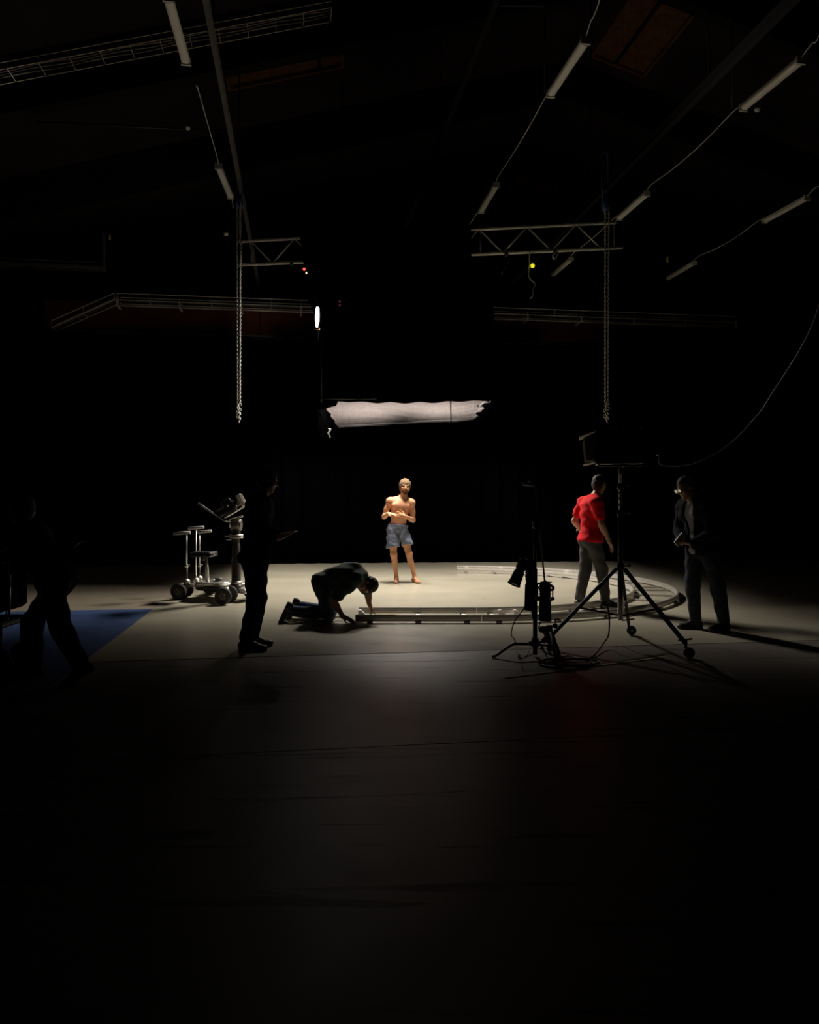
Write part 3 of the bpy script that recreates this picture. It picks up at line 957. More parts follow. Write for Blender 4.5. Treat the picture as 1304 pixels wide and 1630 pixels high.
# glowing strip added for box light leaking through the gap; also brightens the truss
sa = at(505.5, 489, 12.55); sb = at(504.5, 521, 12.55)
m2 = MB()
def leak_fn(u_, v_):
    w = (.016 + .046 * math.sin(math.pi * min(1, v_ * .85 + .12)))
    p = sa + (sb - sa) * v_
    return p + V((u_ - .45) * w, .02 * (u_ - .5), 0), V(0, -1, 0)
m2.sheet(leak_fn, 4, 10, .012)
m2.build('leak_glow', M_bright, rb, label='narrow glowing strip added for light leaking through the gap beside the skirt')
MB().box(at(504, 524, 12.55), (.10, .03, .018), None).build('strip_bracket', M_timber, rb)
MB().box(at(505, 505, 12.62), (.03, .05, .34), None).build('strip_arm', M_black_cloth, rb)
# indicator lamps
def led(px, py, d, sz, m, lab, arm=UP * .12):
    p = at(px, py, d)
    r_ = thing('indicator_lamp', lab, 'lamp', tuple(p))
    MB().ball(p, sz).build('lens', m, r_)
    MB().box(p + V(0, .02, .0) + arm * .3, (sz * 2.2, .03, sz * 2.2), None, .004).build('casing', M_black, r_)
    MB().cyl(p + V(0, .02, 0), p + V(0, .02, 0) + arm, .008, n=6).build('stem', M_black, r_)
led(848, 423, 11.70, .034, M_yel_led, 'glowing yellow indicator lamp below the right arm of the truss', UP * .3)
led(484.5, 428.5, 12.15, .025, M_red_led, 'small glowing red orange lamp at the left edge of the black box top')
led(488, 434.5, 12.14, .018, M_white_led, 'tiny white lamp just under the red orange one beside the truss')
led(541, 480, 11.85, .016, M_redlow_led, 'upper of two faint red lamps on the black skirt')
led(541, 486, 11.85, .016, M_redlow_led, 'lower of two faint red lamps on the black skirt')
# hook and loose cable under the truss
cable('truss_cable', [at(843, 398, 11.72), at(843, 420, 11.7), at(842, 440, 11.7), at(852, 452, 11.68), at(848, 462, 11.68), at(849, 470, 11.68), at(844, 475, 11.68)], .010, M_galv, 'bent loose cable end dangling under the right truss arm', 30)
cable('safety_cable', [at(889, 403, 11.6), at(884, 412, 11.6), at(880, 408, 11.58), at(886, 399, 11.6)], .012, M_galv, 'short looped safety cable on the lower chord of the right truss arm', 20)
cable('truss_strap', [at(812, 412, 11.8), at(806, 424, 11.8), at(799, 436, 11.8)], .008, M_darksteel, 'short dark strap end hanging below the right truss arm near the skirt', 12)

# ================================================================== DOLLY TRACK
TCX, TCY, RO, RI = 0.85, 12.22, 3.28, 2.65
RAILP = [(-.014, .022), (.014, .022), (.014, .060), (.020, .066), (.024, .080), (.020, .094), (.010, .101), (-.010, .101), (-.020, .094), (-.024, .080), (-.020, .066), (-.014, .060)]
def sleeper(c, d, w, parent, z=.012):
    s, u_, dd = frame_of(V(d[0], d[1], 0))
    m2 = MB().box(V(c[0], c[1], z + .006), (.055, .018, w), np.stack([s, UP, dd], 1))
    o = m2.build('sleeper', M_alu_d, parent)
    for e in (-1, 1):
        q = V(c[0], c[1], 0) + V(d[0], d[1], 0) * e * (w / 2 - .05)
        MB().cyl(V(q[0], q[1], .007), V(q[0], q[1], .03), .035, n=12).build('foot_pad', M_rubber, o)
def track_straight(x0, x1, label):
    r_ = thing('dolly_track', label, 'track', ((x0 + x1) / 2, TCY - (RO + RI) / 2, 0.006), 'sections of the round camera track')
    for rr in (RO, RI):
        MB().sweep(RAILP, [V(x0, TCY - rr, 0), V(x1, TCY - rr, 0)]).build('rail', M_track, r_)
    n = 3
    for i in range(n):
        sleeper(V(x0 + .17 + (x1 - x0 - .34) * i / (n - 1), TCY - (RO + RI) / 2, 0), V(0, 1.0, 0), .76, r_)
    return r_
def track_curve(a0, a1, label):
    am = (a0 + a1) / 2
    r_ = thing('dolly_track', label, 'track', (TCX + RO * math.cos(am), TCY + RO * math.sin(am), 0.006), 'sections of the round camera track')
    for rr in (RO, RI):
        pts_ = [V(TCX + rr * math.cos(a), TCY + rr * math.sin(a), 0) for a in np.linspace(a0, a1, 25)]
        MB().sweep(RAILP, pts_).build('rail', M_track, r_)
    for i in range(4):
        a = a0 + (a1 - a0) * (.08 + .84 * i / 3)
        rm = (RO + RI) / 2
        sleeper(V(TCX + rm * math.cos(a), TCY + rm * math.sin(a), 0), V(math.cos(a), math.sin(a), 0), .76, r_)
xs0 = at(566, 980, TCY - RO)[0]
track_straight(xs0, TCX - .003, 'straight front section of camera track beside the kneeling person')
for k, (a0, a1, lab) in enumerate(((-90, -45, 'curved track section at front right under the tall light stand'), (-45, 0, 'curved track section at the far right bend beside the person in navy'),
                                   (0, 45, 'curved track section at the back right bend'), (45, 88, 'curved track section at the back ending behind the shirtless person'))):
    track_curve(R(a0 + .05), R(a1 - .05), lab)
# loose rail tube the kneeling person handles
pa = floor_pt(458, 991.5, .025); pb = floor_pt(549, 981, .05)
single('track_rod', MB().cyl(pa, pb, .016, n=10), M_alu, 'loose aluminium rail tube on the floor under the kneeling person', 'rail')
for px, py, lab in ((577, 972, 'white levelling wedge at the left end of the straight track'), (800, 974, 'white levelling wedge in the track, left of a pair'), (824, 974, 'white levelling wedge in the track beside the stand, right of a pair')):
    c = at(px, py, TCY - RI - .10)
    c = V(c[0], c[1], 0.007)
    m2 = MB().add([c + V(-.05, -.035, 0), c + V(.06, -.035, 0), c + V(.06, .035, 0), c + V(-.05, .035, 0), c + V(-.05, -.035, .075), c + V(-.02, -.035, .075), c + V(-.02, .035, .075), c + V(-.05, .035, .075)],
                  [(3, 2, 1, 0), (4, 5, 6, 7), (0, 1, 5, 4), (1, 2, 6, 5), (2, 3, 7, 6), (3, 0, 4, 7)])
    single('levelling_wedge', m2, M_wedge, lab, 'wedge', 'white levelling wedges')
c = at(605, 977, TCY - RO); c = V(c[0], c[1], .1085)
single('tape_strip', MB().box(V(c[0] + .04, c[1], .1085), (.30, .026, .003)), M_yellow_t, 'yellow tape on the straight rail beside the kneeling person\'s hand', 'tape')

# ================================================================== CAMERA DOLLY
WR = 0.118
WA, WB, WC, WD = V(-3.34, 11.12, 0), V(-2.56, 10.58, 0), V(-3.02, 11.66, 0), V(-2.27, 11.10, 0)
cen = (WA + WB + WC + WD) / 4
rd = thing('camera_dolly', 'wheeled camera dolly with seat and push handles on the left of the stage', 'camera dolly', (cen[0], cen[1], 0.006))
Zf = 0.006
def wheel(c, axis):
    c = V(c[0], c[1], Zf + WR)
    axis = axis / np.linalg.norm(axis)
    w = .075
    prof = [(-w / 2, .055), (-w / 2, WR - .022), (-w / 2 + .012, WR - .006), (-.012, WR), (.012, WR), (w / 2 - .012, WR - .006), (w / 2, WR - .022), (w / 2, .055)]
    o = MB().lathe(c, axis, prof, 28).build('wheel', M_rubber, rd)
    hp = [(-w / 2 + .012, 0), (-w / 2 + .004, .03), (-w / 2 + .012, .045), (-w / 2 + .004, .06), (w / 2 - .004, .06), (w / 2 - .012, .045), (w / 2 - .004, .03), (w / 2 - .012, 0)]
    MB().lathe(c, axis, hp, 20).build('hub', M_darksteel, o)
    for k in range(5):
        s, u_, d = frame_of(axis)
        t = 2 * math.pi * k / 5
        q = c + (s * math.cos(t) + u_ * math.sin(t)) * .04 - d * (w / 2 - .004)
        MB().cyl(q, q - d * .006, .006, n=6).build('bolt', M_alu_d, o)
wax = V(.10, 1.0, 0); wax /= np.linalg.norm(wax)
for P_ in (WA, WB, WC, WD):
    for s in (-.135, .135):
        wheel(P_ + wax * s, wax)
    q = V(P_[0], P_[1], Zf + WR)
    MB().cyl(q - wax * .11, q + wax * .11, .022, n=12).cyl(q - wax * .05, q + wax * .05, .045, n=14).build('axle', M_alu_d, rd)
    MB().cyl(q, q + UP * .11, .03, n=12).build('steering_post', M_alu_d, rd)
    # arm to the chassis
    t = V(cen[0], cen[1], Zf + .20)
    a = q + UP * .075; b = a + (t - a) * .55
    MB().bar(a, V(b[0], b[1], a[2]), .085, .045).build('arm', M_alu_d, rd)
ax1 = (WB - WA) / np.linalg.norm(WB - WA); ax2 = (WC - WA) / np.linalg.norm(WC - WA)
RD = np.stack([ax1, ax2, UP], 1)
c0 = V(cen[0], cen[1], 0)
MB().box(c0 + UP * .165, (.66, .36, .09), RD, .02).build('chassis', M_darksteel, rd)
MB().box(c0 + UP * .222, (.74, .46, .02), RD, .008).build('deck_plate', M_alu_d, rd)
MB().box(c0 + V(-.26, .0, .205) , (.34, .22, .016), RD, .006).build('foot_plate', M_alu, rd)
pc = at(340, 927, 11.0)
MB().lathe(V(pc[0], pc[1], .232), UP, [(0, 0), (0, .25), (.012, .262), (.03, .262), (.04, .25), (.042, 0)], 32).build('turntable', M_alu, rd)
MB().lathe(V(pc[0] + .08, pc[1] - .02, .27), UP, [(0, 0), (0, .055), (.05, .055), (.055, .03), (.055, 0)], 18).build('turntable_knob', M_darksteel, rd)
# column
cc = at(376, 930, 10.85); cc = V(cc[0], cc[1], 0)
MB().lathe(cc + UP * .20, UP, [(0, 0), (0, .105), (.03, .105), (.045, .075), (.06, .066), (.40, .066), (.42, .060), (.46, .056), (.60, .056), (.61, .048), (.70, .048), (.70, 0)], 24).build('column', mat('dark anodised column', (.10, .085, .08), .35, metal=.5), rd)
MB().lathe(cc + UP * .245, UP, [(0, .068), (.0, .082), (.045, .082), (.045, .068)], 20).build('column_collar', M_alu_d, rd)
MB().box(cc + V(.10, -.02, .16), (.28, .20, .07), RD, .015).build('column_base', M_alu_d, rd)
# push handles (T bars)
def push_handle(px, py_bar, x0, x1, py_knob, d, label=None):
    top_ = at(px, py_bar, d)
    b = V(top_[0], top_[1], .23)
    k = at(px, py_knob, d)
    o = MB().cyl(b, V(top_[0], top_[1], k[2]), .016, n=10).build('push_handle', M_darksteel, rd)
    MB().cyl(V(top_[0], top_[1], k[2]), top_, .0105, n=10).build('post', M_alu_d, o)
    MB().cyl(at(x0, py_bar + 1.0, d), at(x1, py_bar - 1.0, d), .023, n=12).build('grip', mat('pale grip foam', (.38, .36, .33), .7), o)
    MB().ball(k, .028).cyl(k, k + V(.05, -.03, .015), .012, n=8).build('clamp_knob', M_alu, o)
    MB().lathe(b, UP, [(-.02, 0), (-.02, .05), (.05, .05), (.07, .02)], 16).build('socket', M_alu_d, o)
push_handle(297, 848.5, 276, 303, 901, 11.05)
push_handle(312, 840, 299.5, 324.5, 930, 11.2)
push_handle(317.5, 846, 313, 337, 900, 11.5)
# seat
s0 = at(325, 882, 10.95)
m2 = MB().box(s0, (.31, .28, .075), rotz(-.15), .03)
st = m2.build('seat', M_black, rd)
MB().box(s0 + V(.155, -.12, .004), (.06, .03, .025), rotz(-.15), .006).build('seat_latch', M_alu, st)
MB().cyl(s0 + V(.03, 0, -.03), V(s0[0] + .05, s0[1], .26), .022, .030, n=12).build('seat_post', M_alu_d, rd)
MB().cyl(s0 + V(-.03, 0, -.06), s0 + V(.03, 0, -.06), .035, n=12).build('seat_bracket', M_darksteel, rd)

# fluid head on the column (part of the dolly), then the camera on the head
hz = .20 + .70 + .006
hc = cc + UP * hz
rh = MB().cyl(hc + V(-.075, .0, .19), hc + V(.075, 0, .19), .080, n=20).box(hc + V(0, 0, .13), (.12, .11, .10), None, .02).build('camera_head', mat('grey head casting', (.20, .18, .165), .4, metal=.4), rd)
MB().lathe(hc, UP, [(0, 0), (0, .10), (.018, .10), (.022, .07), (.035, .07), (.035, .105), (.05, .105), (.055, 0)], 22).build('mount_plate', M_alu_d, rh)
MB().lathe(hc + UP * .05, UP, [(0, 0), (0, .06), (.05, .062), (.09, .05), (.10, 0)], 18).build('pan_unit', M_black, rh)
MB().box(hc + V(-.10, -.05, .03), (.10, .03, .014), None, .004).box(hc + V(-.09, -.06, -.02), (.07, .03, .014), None, .004).build('lever', M_alu_d, rh)
MB().box(hc + V(0.0, 0, .285), (.20, .10, .022), np.array([[math.cos(.3), 0, -math.sin(.3)], [0, 1, 0], [math.sin(.3), 0, math.cos(.3)]]), .006).build('top_plate', M_alu, rh)
ph0 = hc + V(-.13, -.05, .235); ph1 = at(315, 801, 10.75)
pm = ph0 + (ph1 - ph0) * .34
MB().tube([hc + V(-.07, -.08, .15), hc + V(-.075, -.08, .235), ph0, pm], .011, 8).build('pan_handle', M_alu_d, rh)
MB().tube([pm, ph1], [.012, .014], 8).tube([pm + (ph1 - pm) * .55, ph1], .0165, 8).build('handle_grip', mat('grey grip', (.20, .19, .18), .7), rh)
# camera, lens tilted up to the right
ty = .52
RC = np.array([[math.cos(ty), 0, -math.sin(ty)], [0, 1, 0], [math.sin(ty), 0, math.cos(ty)]])
kc = at(364, 808, 10.83)
def K(x, y, z): return kc + RC @ V(x, y, z)
rk = thing('film_camera', 'black film camera with lens tilted up to the right on the dolly head', 'camera', tuple(kc + UP * -.12))
MB().box(kc, (.20, .13, .15), RC, .02).build('body', M_black_m, rk)
MB().lathe(K(.10, 0, 0), RC @ V(1, 0, 0), [(0, 0), (0, .048), (.03, .048), (.035, .056), (.06, .056), (.065, .05), (.08, .052), (.085, .06), (.10, .06), (.10, .045), (.095, .044)], 22).build('lens', M_black, rk)
MB().lathe(K(.19, 0, 0), RC @ V(1, 0, 0), [(0, 0), (.002, .045)], 20).build('lens_glass', M_glass, rk)
m2 = MB()
for a in (0, 90, 180, 270):
    pass
m2.box(K(.215, 0, .085), (.06, .17, .006), RC).box(K(.215, 0, -.085), (.06, .17, .006), RC).box(K(.215, .085, 0), (.06, .006, .17), RC).box(K(.215, -.085, 0), (.06, .006, .17), RC)
m2.build('matte_box', M_grey_p, rk)
MB().tube([K(-.07, 0, .075), K(-.06, 0, .125), K(.06, 0, .125), K(.08, 0, .075)], .012, 8).build('top_handle', M_black, rk)
MB().box(K(-.14, 0, 0), (.08, .10, .12), RC, .015).build('battery', M_black_m, rk)
MB().cyl(K(-.02, -.065, .04), K(-.16, -.09, .05), .022, n=12).build('viewfinder', M_black, rk)
MB().box(K(.02, -.07, .03), (.035, .012, .03), RC, .004).box(K(.12, -.06, -.03), (.02, .02, .03), RC, .004).build('button_panel', M_alu, rk)
MB().box(K(0, 0, -.092), (.18, .09, .03), RC, .006).build('base_plate', M_alu_d, rk)
for s in (-.04, .04):
    MB().cyl(K(-.12, s, -.10), K(.20, s, -.10), .008, n=8).build('support_rod', M_alu_d, rk)

# ================================================================== TALL LIGHT STAND AND ITS LAMP
sd = 7.55
sc_ = at(988, 985, sd)
S0 = V(sc_[0], sc_[1], 0)
rs = thing('light_stand', 'tall black rolling light stand with splayed legs in front of the track bend', 'light stand', (S0[0], S0[1], 0))
zt = at(988, 745, sd)[2]; zhub = at(988, 905, sd)[2]; zlow = at(988, 987, sd)[2]
MB().cyl(S0 + UP * zlow, S0 + UP * zhub, .028, n=14).build('lower_tube', M_chrome, rs)
MB().cyl(S0 + UP * zhub, S0 + UP * (zhub + .55), .024, n=14).build('middle_tube', M_black, rs)
MB().cyl(S0 + UP * (zhub + .55), S0 + UP * zt, .017, n=12).build('upper_tube', M_rod, rs)
for z in (zhub + .02, zhub + .55, zhub + .82):
    o = MB().cyl(S0 + UP * (z - .03), S0 + UP * (z + .03), .036, n=14).build('collar', M_black, rs)
    MB().cyl(S0 + UP * z, S0 + UP * z + V(.075, -.02, .01), .008, n=8).ball(S0 + UP * z + V(.08, -.02, .01), .016).build('knob', M_black, o)
for z in (.55, .62, .68, .74):
    MB().cyl(S0 + V(-.02, -.015, zhub + z), S0 + V(-.02, -.015, zhub + z + .03), .007, n=6).build('rivet', M_chrome, rs)
feet = [floor_pt(872, 1032), floor_pt(1001, 1012), floor_pt(1092, 1048)]
for i, ft in enumerate(feet):
    d = V(ft[0] - S0[0], ft[1] - S0[1], 0); dn = d / np.linalg.norm(d)
    a = S0 + dn * .05 + UP * (zhub - .005)
    b = V(ft[0], ft[1], .135 if i else .09)
    leg = MB().bar(a, b, .028, .034).build('leg', M_black, rs)
    MB().cyl(a + V(-.02, .0, 0), a + V(.02, 0, 0), .016, n=10).build('hinge', M_chrome, leg)
    c = a + (b - a) * .55
    e = S0 + dn * .03 + UP * (zlow + .05)
    MB().bar(c, e, .018, .018).build('brace', M_black if i != 1 else M_alu_d, rs)
    # caster
    cs = MB().cyl(b + UP * .03, b - UP * .04, .014, n=10).bar(b - UP * .03, b + V(.03, 0, -.065), .035, .012).build('caster', M_black, rs)
    wc = V(b[0] + .03, b[1], .052 + .006 * (ft[1] > 7.16))
    MB().cyl(wc + V(-.0, -.014, 0), wc + V(0, .014, 0), .050, n=18).build('caster_wheel', M_rubber, cs)
    MB().cyl(wc + V(0, -.018, 0), wc + V(0, .018, 0), .014, n=10).build('caster_hub', M_alu_d, cs)
    if i:
        MB().cyl(b + V(-.07, 0, .03), b + V(.06, 0, .045), .009, n=8).build('brake_lever', M_black, cs)

# lamp on top: deep black fixture pointing left, barn doors at its front
hd0 = at(948, 690, sd + .12)
lc = at(995, 713, sd)
rl = thing('studio_light', 'black studio light with barn doors on top of the tall stand, facing left', 'studio light', (S0[0], S0[1], zt))
ryaw = rotz(R(-12))
def G(x, y, z): return lc + ryaw @ V(x, y, z)
bx0, bx1, by, bz0, bz1 = -.29, .27, .19, -.155, .175
vs_ = [G(bx0, -by, bz0), G(bx1 - .10, -by, bz0), G(bx1 - .10, by, bz0), G(bx0, by, bz0), G(bx0, -by, bz1), G(bx1, -by, bz1), G(bx1, by, bz1), G(bx0, by, bz1), G(bx1, -by, bz0 + .06), G(bx1, by, bz0 + .06)]
MB().add(vs_, [(3, 2, 1, 0), (4, 5, 6, 7), (0, 1, 8, 5, 4), (1, 2, 9, 8), (8, 9, 6, 5), (2, 3, 7, 6, 9), (3, 0, 4, 7)]).build('body', M_black_m, rl)
MB().box(G(-.06, 0, bz0 - .006), (.44, .36, .010), ryaw).build('base_panel', M_grey_p, rl)
MB().box(G(-.08, -.08, bz0 - .014), (.08, .05, .006), ryaw).build('type_plate', M_white_h, rl)
for k in range(7):
    MB().box(G(-.2 + k * .06, 0, bz1 + .012), (.02, .34, .024), ryaw).build('cooling_fin', M_black, rl)
def flap(p, name='barn_door'):
    p = [np.asarray(q) for q in p]
    n = np.cross(p[1] - p[0], p[3] - p[0]); n /= np.linalg.norm(n)
    t = [q + n * .004 for q in p] + [q - n * .004 for q in p]
    return MB().add(t, [(0, 1, 2, 3), (7, 6, 5, 4), (0, 4, 5, 1), (1, 5, 6, 2), (2, 6, 7, 3), (3, 7, 4, 0)]).build(name, M_grey_p, rl)
x = bx0 - .005
flap([G(x, -by + .02, bz1 - .02), G(x - .15, -by - .03, bz1 - .075), G(x - .15, by + .03, bz1 - .075), G(x, by - .02, bz1 - .02)])
flap([G(x, -by, bz0 + .01), G(x - .11, -by - .03, bz0 - .012), G(x - .11, by + .03, bz0 - .012), G(x, by, bz0 + .01)])
flap([G(x, -by - .002, bz0 + .03), G(x - .09, -by - .08, bz0 + .02), G(x - .11, -by - .10, bz1 - .09), G(x, -by - .002, bz1 - .03)])
flap([G(x, by, bz0 + .03), G(x - .09, by + .08, bz0 + .02), G(x - .11, by + .10, bz1 - .09), G(x, by, bz1 - .03)])
MB().box(G(bx0 - .002, 0, .01), (.006, .34, .29), ryaw).build('front_lens', M_glass, rl)
MB().tube([G(-.29, -by - .035, .02), G(-.29, -by - .035, bz0 + .01), G(-.255, -by - .035, bz0 - .03), G(.20, -by - .035, bz0 - .03), G(.26, -by - .035, bz0 + .02), G(.26, -by - .035, .02)], .011, 8).build('yoke', M_black, rl)
MB().tube([G(-.02, -by - .035, bz0 - .03), G(-.02, 0, bz0 - .03)], .014, 8).cyl(V(S0[0], S0[1], zt - .06), V(S0[0], S0[1], lc[2] + bz0 - .005), .02, n=10).build('spigot', M_black, rl)
MB().cyl(G(bx1, -.06, bz0 + .1), G(bx1 + .05, -.06, bz0 + .085), .022, n=12).build('cable_socket', M_galv, rl)
cs0 = G(bx1 + .05, -.06, bz0 + .085)
cable('lamp_cable', [cs0, at(1052, 739, sd - .1), at(1085, 741, sd - .05), at(1120, 731, sd + .1), at(1165, 704, sd + .4), at(1200, 668, sd + .8), at(1226, 632, sd + 1.2), at(1300, 500, sd + 2.0), at(1345, 300, sd + 2.6)], .0085, mat('grey cable', (.66, .62, .58), .5), 'grey cable sagging from the stand light up to the right', 60)

# ================================================================== C-STAND WITH HANGING SPOTLIGHTS
cd = 7.06
cb = at(852, 1045, cd); C0 = V(cb[0], cb[1], 0)
rcs = thing('c_stand', 'black turtle base stand with thin tilted arm in front of the track', 'stand', (C0[0], C0[1], 0))
zc = lambda py: at(852, py, cd)[2]
MB().cyl(C0 + UP * .02, C0 + UP * zc(905), .021, n=12).build('column', M_black, rcs)
MB().cyl(C0 + UP * zc(905), C0 + UP * zc(830), .015, n=12).build('riser', M_black, rcs)
MB().cyl(C0 + UP * .09, C0 + UP * .17, .034, n=14).cyl(C0 + UP * .13, C0 + V(-.06, -.04, .14), .009, n=8).build('leg_collar', M_black, rcs)
for (x, y) in ((-.40, -.08), (.20, -.16), (.17, .20)):
    l = math.hypot(x, y); e = V(x / l, y / l, 0)
    MB().tube([C0 + UP * .115, C0 + e * .20 + UP * .125, C0 + e * .235 + UP * .115, C0 + e * (l - .02) + UP * .02, C0 + e * (l + .01) + UP * .014], .0135, 8).build('leg', M_black, rcs)
gh = at(857, 836, cd - .03)
MB().cyl(gh + V(-.04, 0, 0), gh + V(.03, 0, 0), .032, n=14).cyl(gh + V(.03, 0, 0), gh + V(.075, -.02, .002), .007, n=8).box(V(C0[0], C0[1], gh[2]), (.05, .05, .06), None, .01).build('grip_head', M_black, rcs)
arm0 = at(852.5, 773, cd - .05); arm1 = at(867.5, 928, cd - .05)
MB().cyl(arm0, arm1, .0085, n=8).build('arm', M_rod, rcs)
MB().cyl(at(835, 771.5, cd - .05), arm0, .008, n=8).ball(at(843, 766, cd - .05), .012).box(at(836, 771, cd - .05), (.04, .03, .02), None, .005).build('arm_clamp', M_galv, rcs)
def spotlight(a, b, r_, label, yoke=True, ring=False, flare=1.0):
    """barrel from a (back, top) to b (front)"""
    a = np.asarray(a); b = np.asarray(b); d = (b - a); L_ = np.linalg.norm(d); d = d / L_
    t_ = thing('spotlight', label, 'spotlight', tuple(np.minimum(a, b)), 'black spotlights hanging on the small stand')
    prof = [(0, 0), (0, r_ * .72), (L_ * .06, r_ * .88), (L_ * .38, r_ * .92), (L_ * .40, r_ * .80), (L_ * .46, r_ * .80), (L_ * .48, r_ * .96), (L_ * .94, r_ * flare), (L_ * .95, r_ * 1.08 * flare), (L_, r_ * 1.08 * flare), (L_, r_ * .9 * flare), (L_ * .97, r_ * .88 * flare)]
    MB().lathe(a, d, prof, 20).build('barrel', M_black, t_)
    MB().lathe(a + d * L_ * .95, d, [(0, 0), (.004, r_ * .9)], 18).build('lens', M_glass, t_)
    s, u_, _ = frame_of(d)
    for k in range(4):
        MB().ring(a + d * L_ * (.10 + .07 * k), d, r_ * .93, .005, 16, 5).build('cooling_rib', M_black_m, t_)
    return t_, d, s
a = at(868, 926, cd - .06); b = at(868, 988, cd - .06)
t_, d_, s_ = spotlight(a, b, .056, 'black spotlight hanging straight down at the end of the thin arm')
MB().ring(at(868, 934, cd - .06), (.1, -.35, 1), .078, .011, 22, 7).build('accessory_ring', M_black, t_)
MB().tube([at(868, 924, cd - .06) + V(-.0, 0, .0), at(856, 936, cd - .06), at(856.5, 955, cd - .06), at(861, 957, cd - .06)], .007, 6).tube([at(868, 924, cd - .06), at(880, 936, cd - .06), at(880, 955, cd - .06), at(876, 957, cd - .06)], .007, 6).build('yoke', M_black, t_)
MB().cyl(at(853, 953, cd - .06), at(860, 953, cd - .06), .022, n=10).cyl(at(876, 953, cd - .06), at(882.5, 953, cd - .06), .016, n=10).build('yoke_knob', M_black, t_)
MB().box(at(869, 984.5, cd - .125), (.075, .004, .012), None).build('gel_clip', M_galv, t_)
MB().box(at(876, 927, cd - .12), (.03, .006, .012), None).build('indicator', mat('painted green glint', (.2, .5, .35), .3), t_)  # green glint painted on as a small coloured plate
a = at(844, 893, cd - .04); b = at(842.5, 971, cd - .04)
t_, d_, s_ = spotlight(a, b, .045, 'black spotlight hanging upright on the stand column')
MB().tube([at(849, 893, cd - .04), at(851, 899, cd - .02), at(851, 905, cd)], .012, 6).build('yoke', M_black, t_)
MB().cyl(at(848, 971, cd - .04), at(848, 985, cd - .04), .008, n=6).build('cable_tail', M_black_c, t_)
a = at(835, 891, cd - .10); b = at(818, 931, cd - .16)
t_, d_, s_ = spotlight(a, b, .050, 'short black spotlight tilted down to the left on the small stand', flare=1.12)
MB().tube([at(838, 888, cd - .08), at(846, 892, cd - .06), at(851, 900, cd)], .012, 6).build('yoke', M_black, t_)
MB().box(at(841, 889.5, cd - .16), (.055, .012, .008), np.array([[.9, 0, .4], [0, 1, 0], [-.4, 0, .9]])).build('handle', M_galv, t_)
cable('stand_cable', [at(838, 960, cd - .03), at(832, 972, cd - .08), at(819, 990, cd - .15), at(814, 1010, cd - .15), V(*floor_pt(820, 1036, .0)[:2], .10), V(*floor_pt(826, 1048, .0)[:2], .012), V(*floor_pt(840, 1044, .0)[:2], .012), V(*floor_pt(847, 1030, .0)[:2], .10)], .0055, M_black_c, 'thin black cable looping down left of the small stand', 50)
cable('stand_cable', [at(862, 988, cd - .05), at(858, 1000, cd), at(868, 1012, cd + .05), at(862, 1022, cd + .08), V(*floor_pt(872, 1050)[:2], .012), V(*floor_pt(882, 1056)[:2], .012)], .006, M_black_c, 'black cable knotted down from the hanging spotlight to the floor', 50)
zz = lambda px, py, z=.012: V(*floor_pt(px, py)[:2], z)
cable('floor_cable', [at(967, 960, sd - .1), at(970, 985, sd - .15), at(969, 1010, sd - .2), zz(962, 1032, .06), zz(945, 1046), zz(926, 1052), zz(905, 1046), zz(885, 1052), zz(868, 1060), zz(900, 1068), zz(940, 1064)], .008, M_black_c, 'black cable hanging from the tall stand and curling across the floor', 80)
def coil(cx_, cy_, n, r, lab):
    ctrl = []
    for k in range(n * 8):
        t = k / 8 * 2 * math.pi
        c = floor_pt(cx_, cy_)
        rr = r * (1 + .25 * math.sin(k * 1.7))
        ctrl.append(V(c[0] + rr * math.cos(t) * 1.3 + .02 * math.sin(k), c[1] + rr * math.sin(t), .012 + .012 * (k // 8)))
    cable('coiled_cable', ctrl, .008, M_black_c, lab, n * 48)
coil(905, 1058, 2, .16, 'tangled black cable lying on the floor between the two stands')
# a low bag of clamps and leg of a second small stand at the turtle base
rq = thing('low_stand', 'low black folded stand with clamps tucked between the two light stands', 'stand', tuple(zz(880, 1040, 0)))
q0 = zz(878, 1042, 0)
hub = q0 + V(0.0, .1, .20)
MB().cyl(hub + UP * -.06, hub + UP * .06, .03, n=12).box(hub + V(-.06, 0, .02), (.09, .06, .06), None, .015).ball(hub + V(.05, -.02, .06), .026).build('head', M_black, rq)
for (px, py) in ((887, 1064), (893, 1052), (862, 1036)):
    e = zz(px, py, .012)
    MB().tube([hub, hub + (e - hub) * .25 + UP * .05, e], .015, 7).build('leg', M_black, rq)
# tape lines on the floor
def tape(p, q, w, lab):
    p = zz(*p, 0); q = zz(*q, 0); d = (q - p) / np.linalg.norm(q - p); n = V(-d[1], d[0], 0) * w / 2
    b = [p - n, q - n, q + n, p + n]
    zt_ = .0015 if max(p[1], q[1]) < 7.0 else .0075
    b = [x + UP * zt_ for x in b]
    single('floor_tape', MB().add(b + [x - UP * .001 for x in b], [(0, 1, 2, 3), (0, 4, 5, 1), (1, 5, 6, 2), (2, 6, 7, 3), (3, 7, 4, 0), (7, 6, 5, 4)]), M_tape, lab, 'tape')
tape((802, 1080), (1058, 1046.5), .035, 'yellowed tape line running slantwise in front of the light stands')

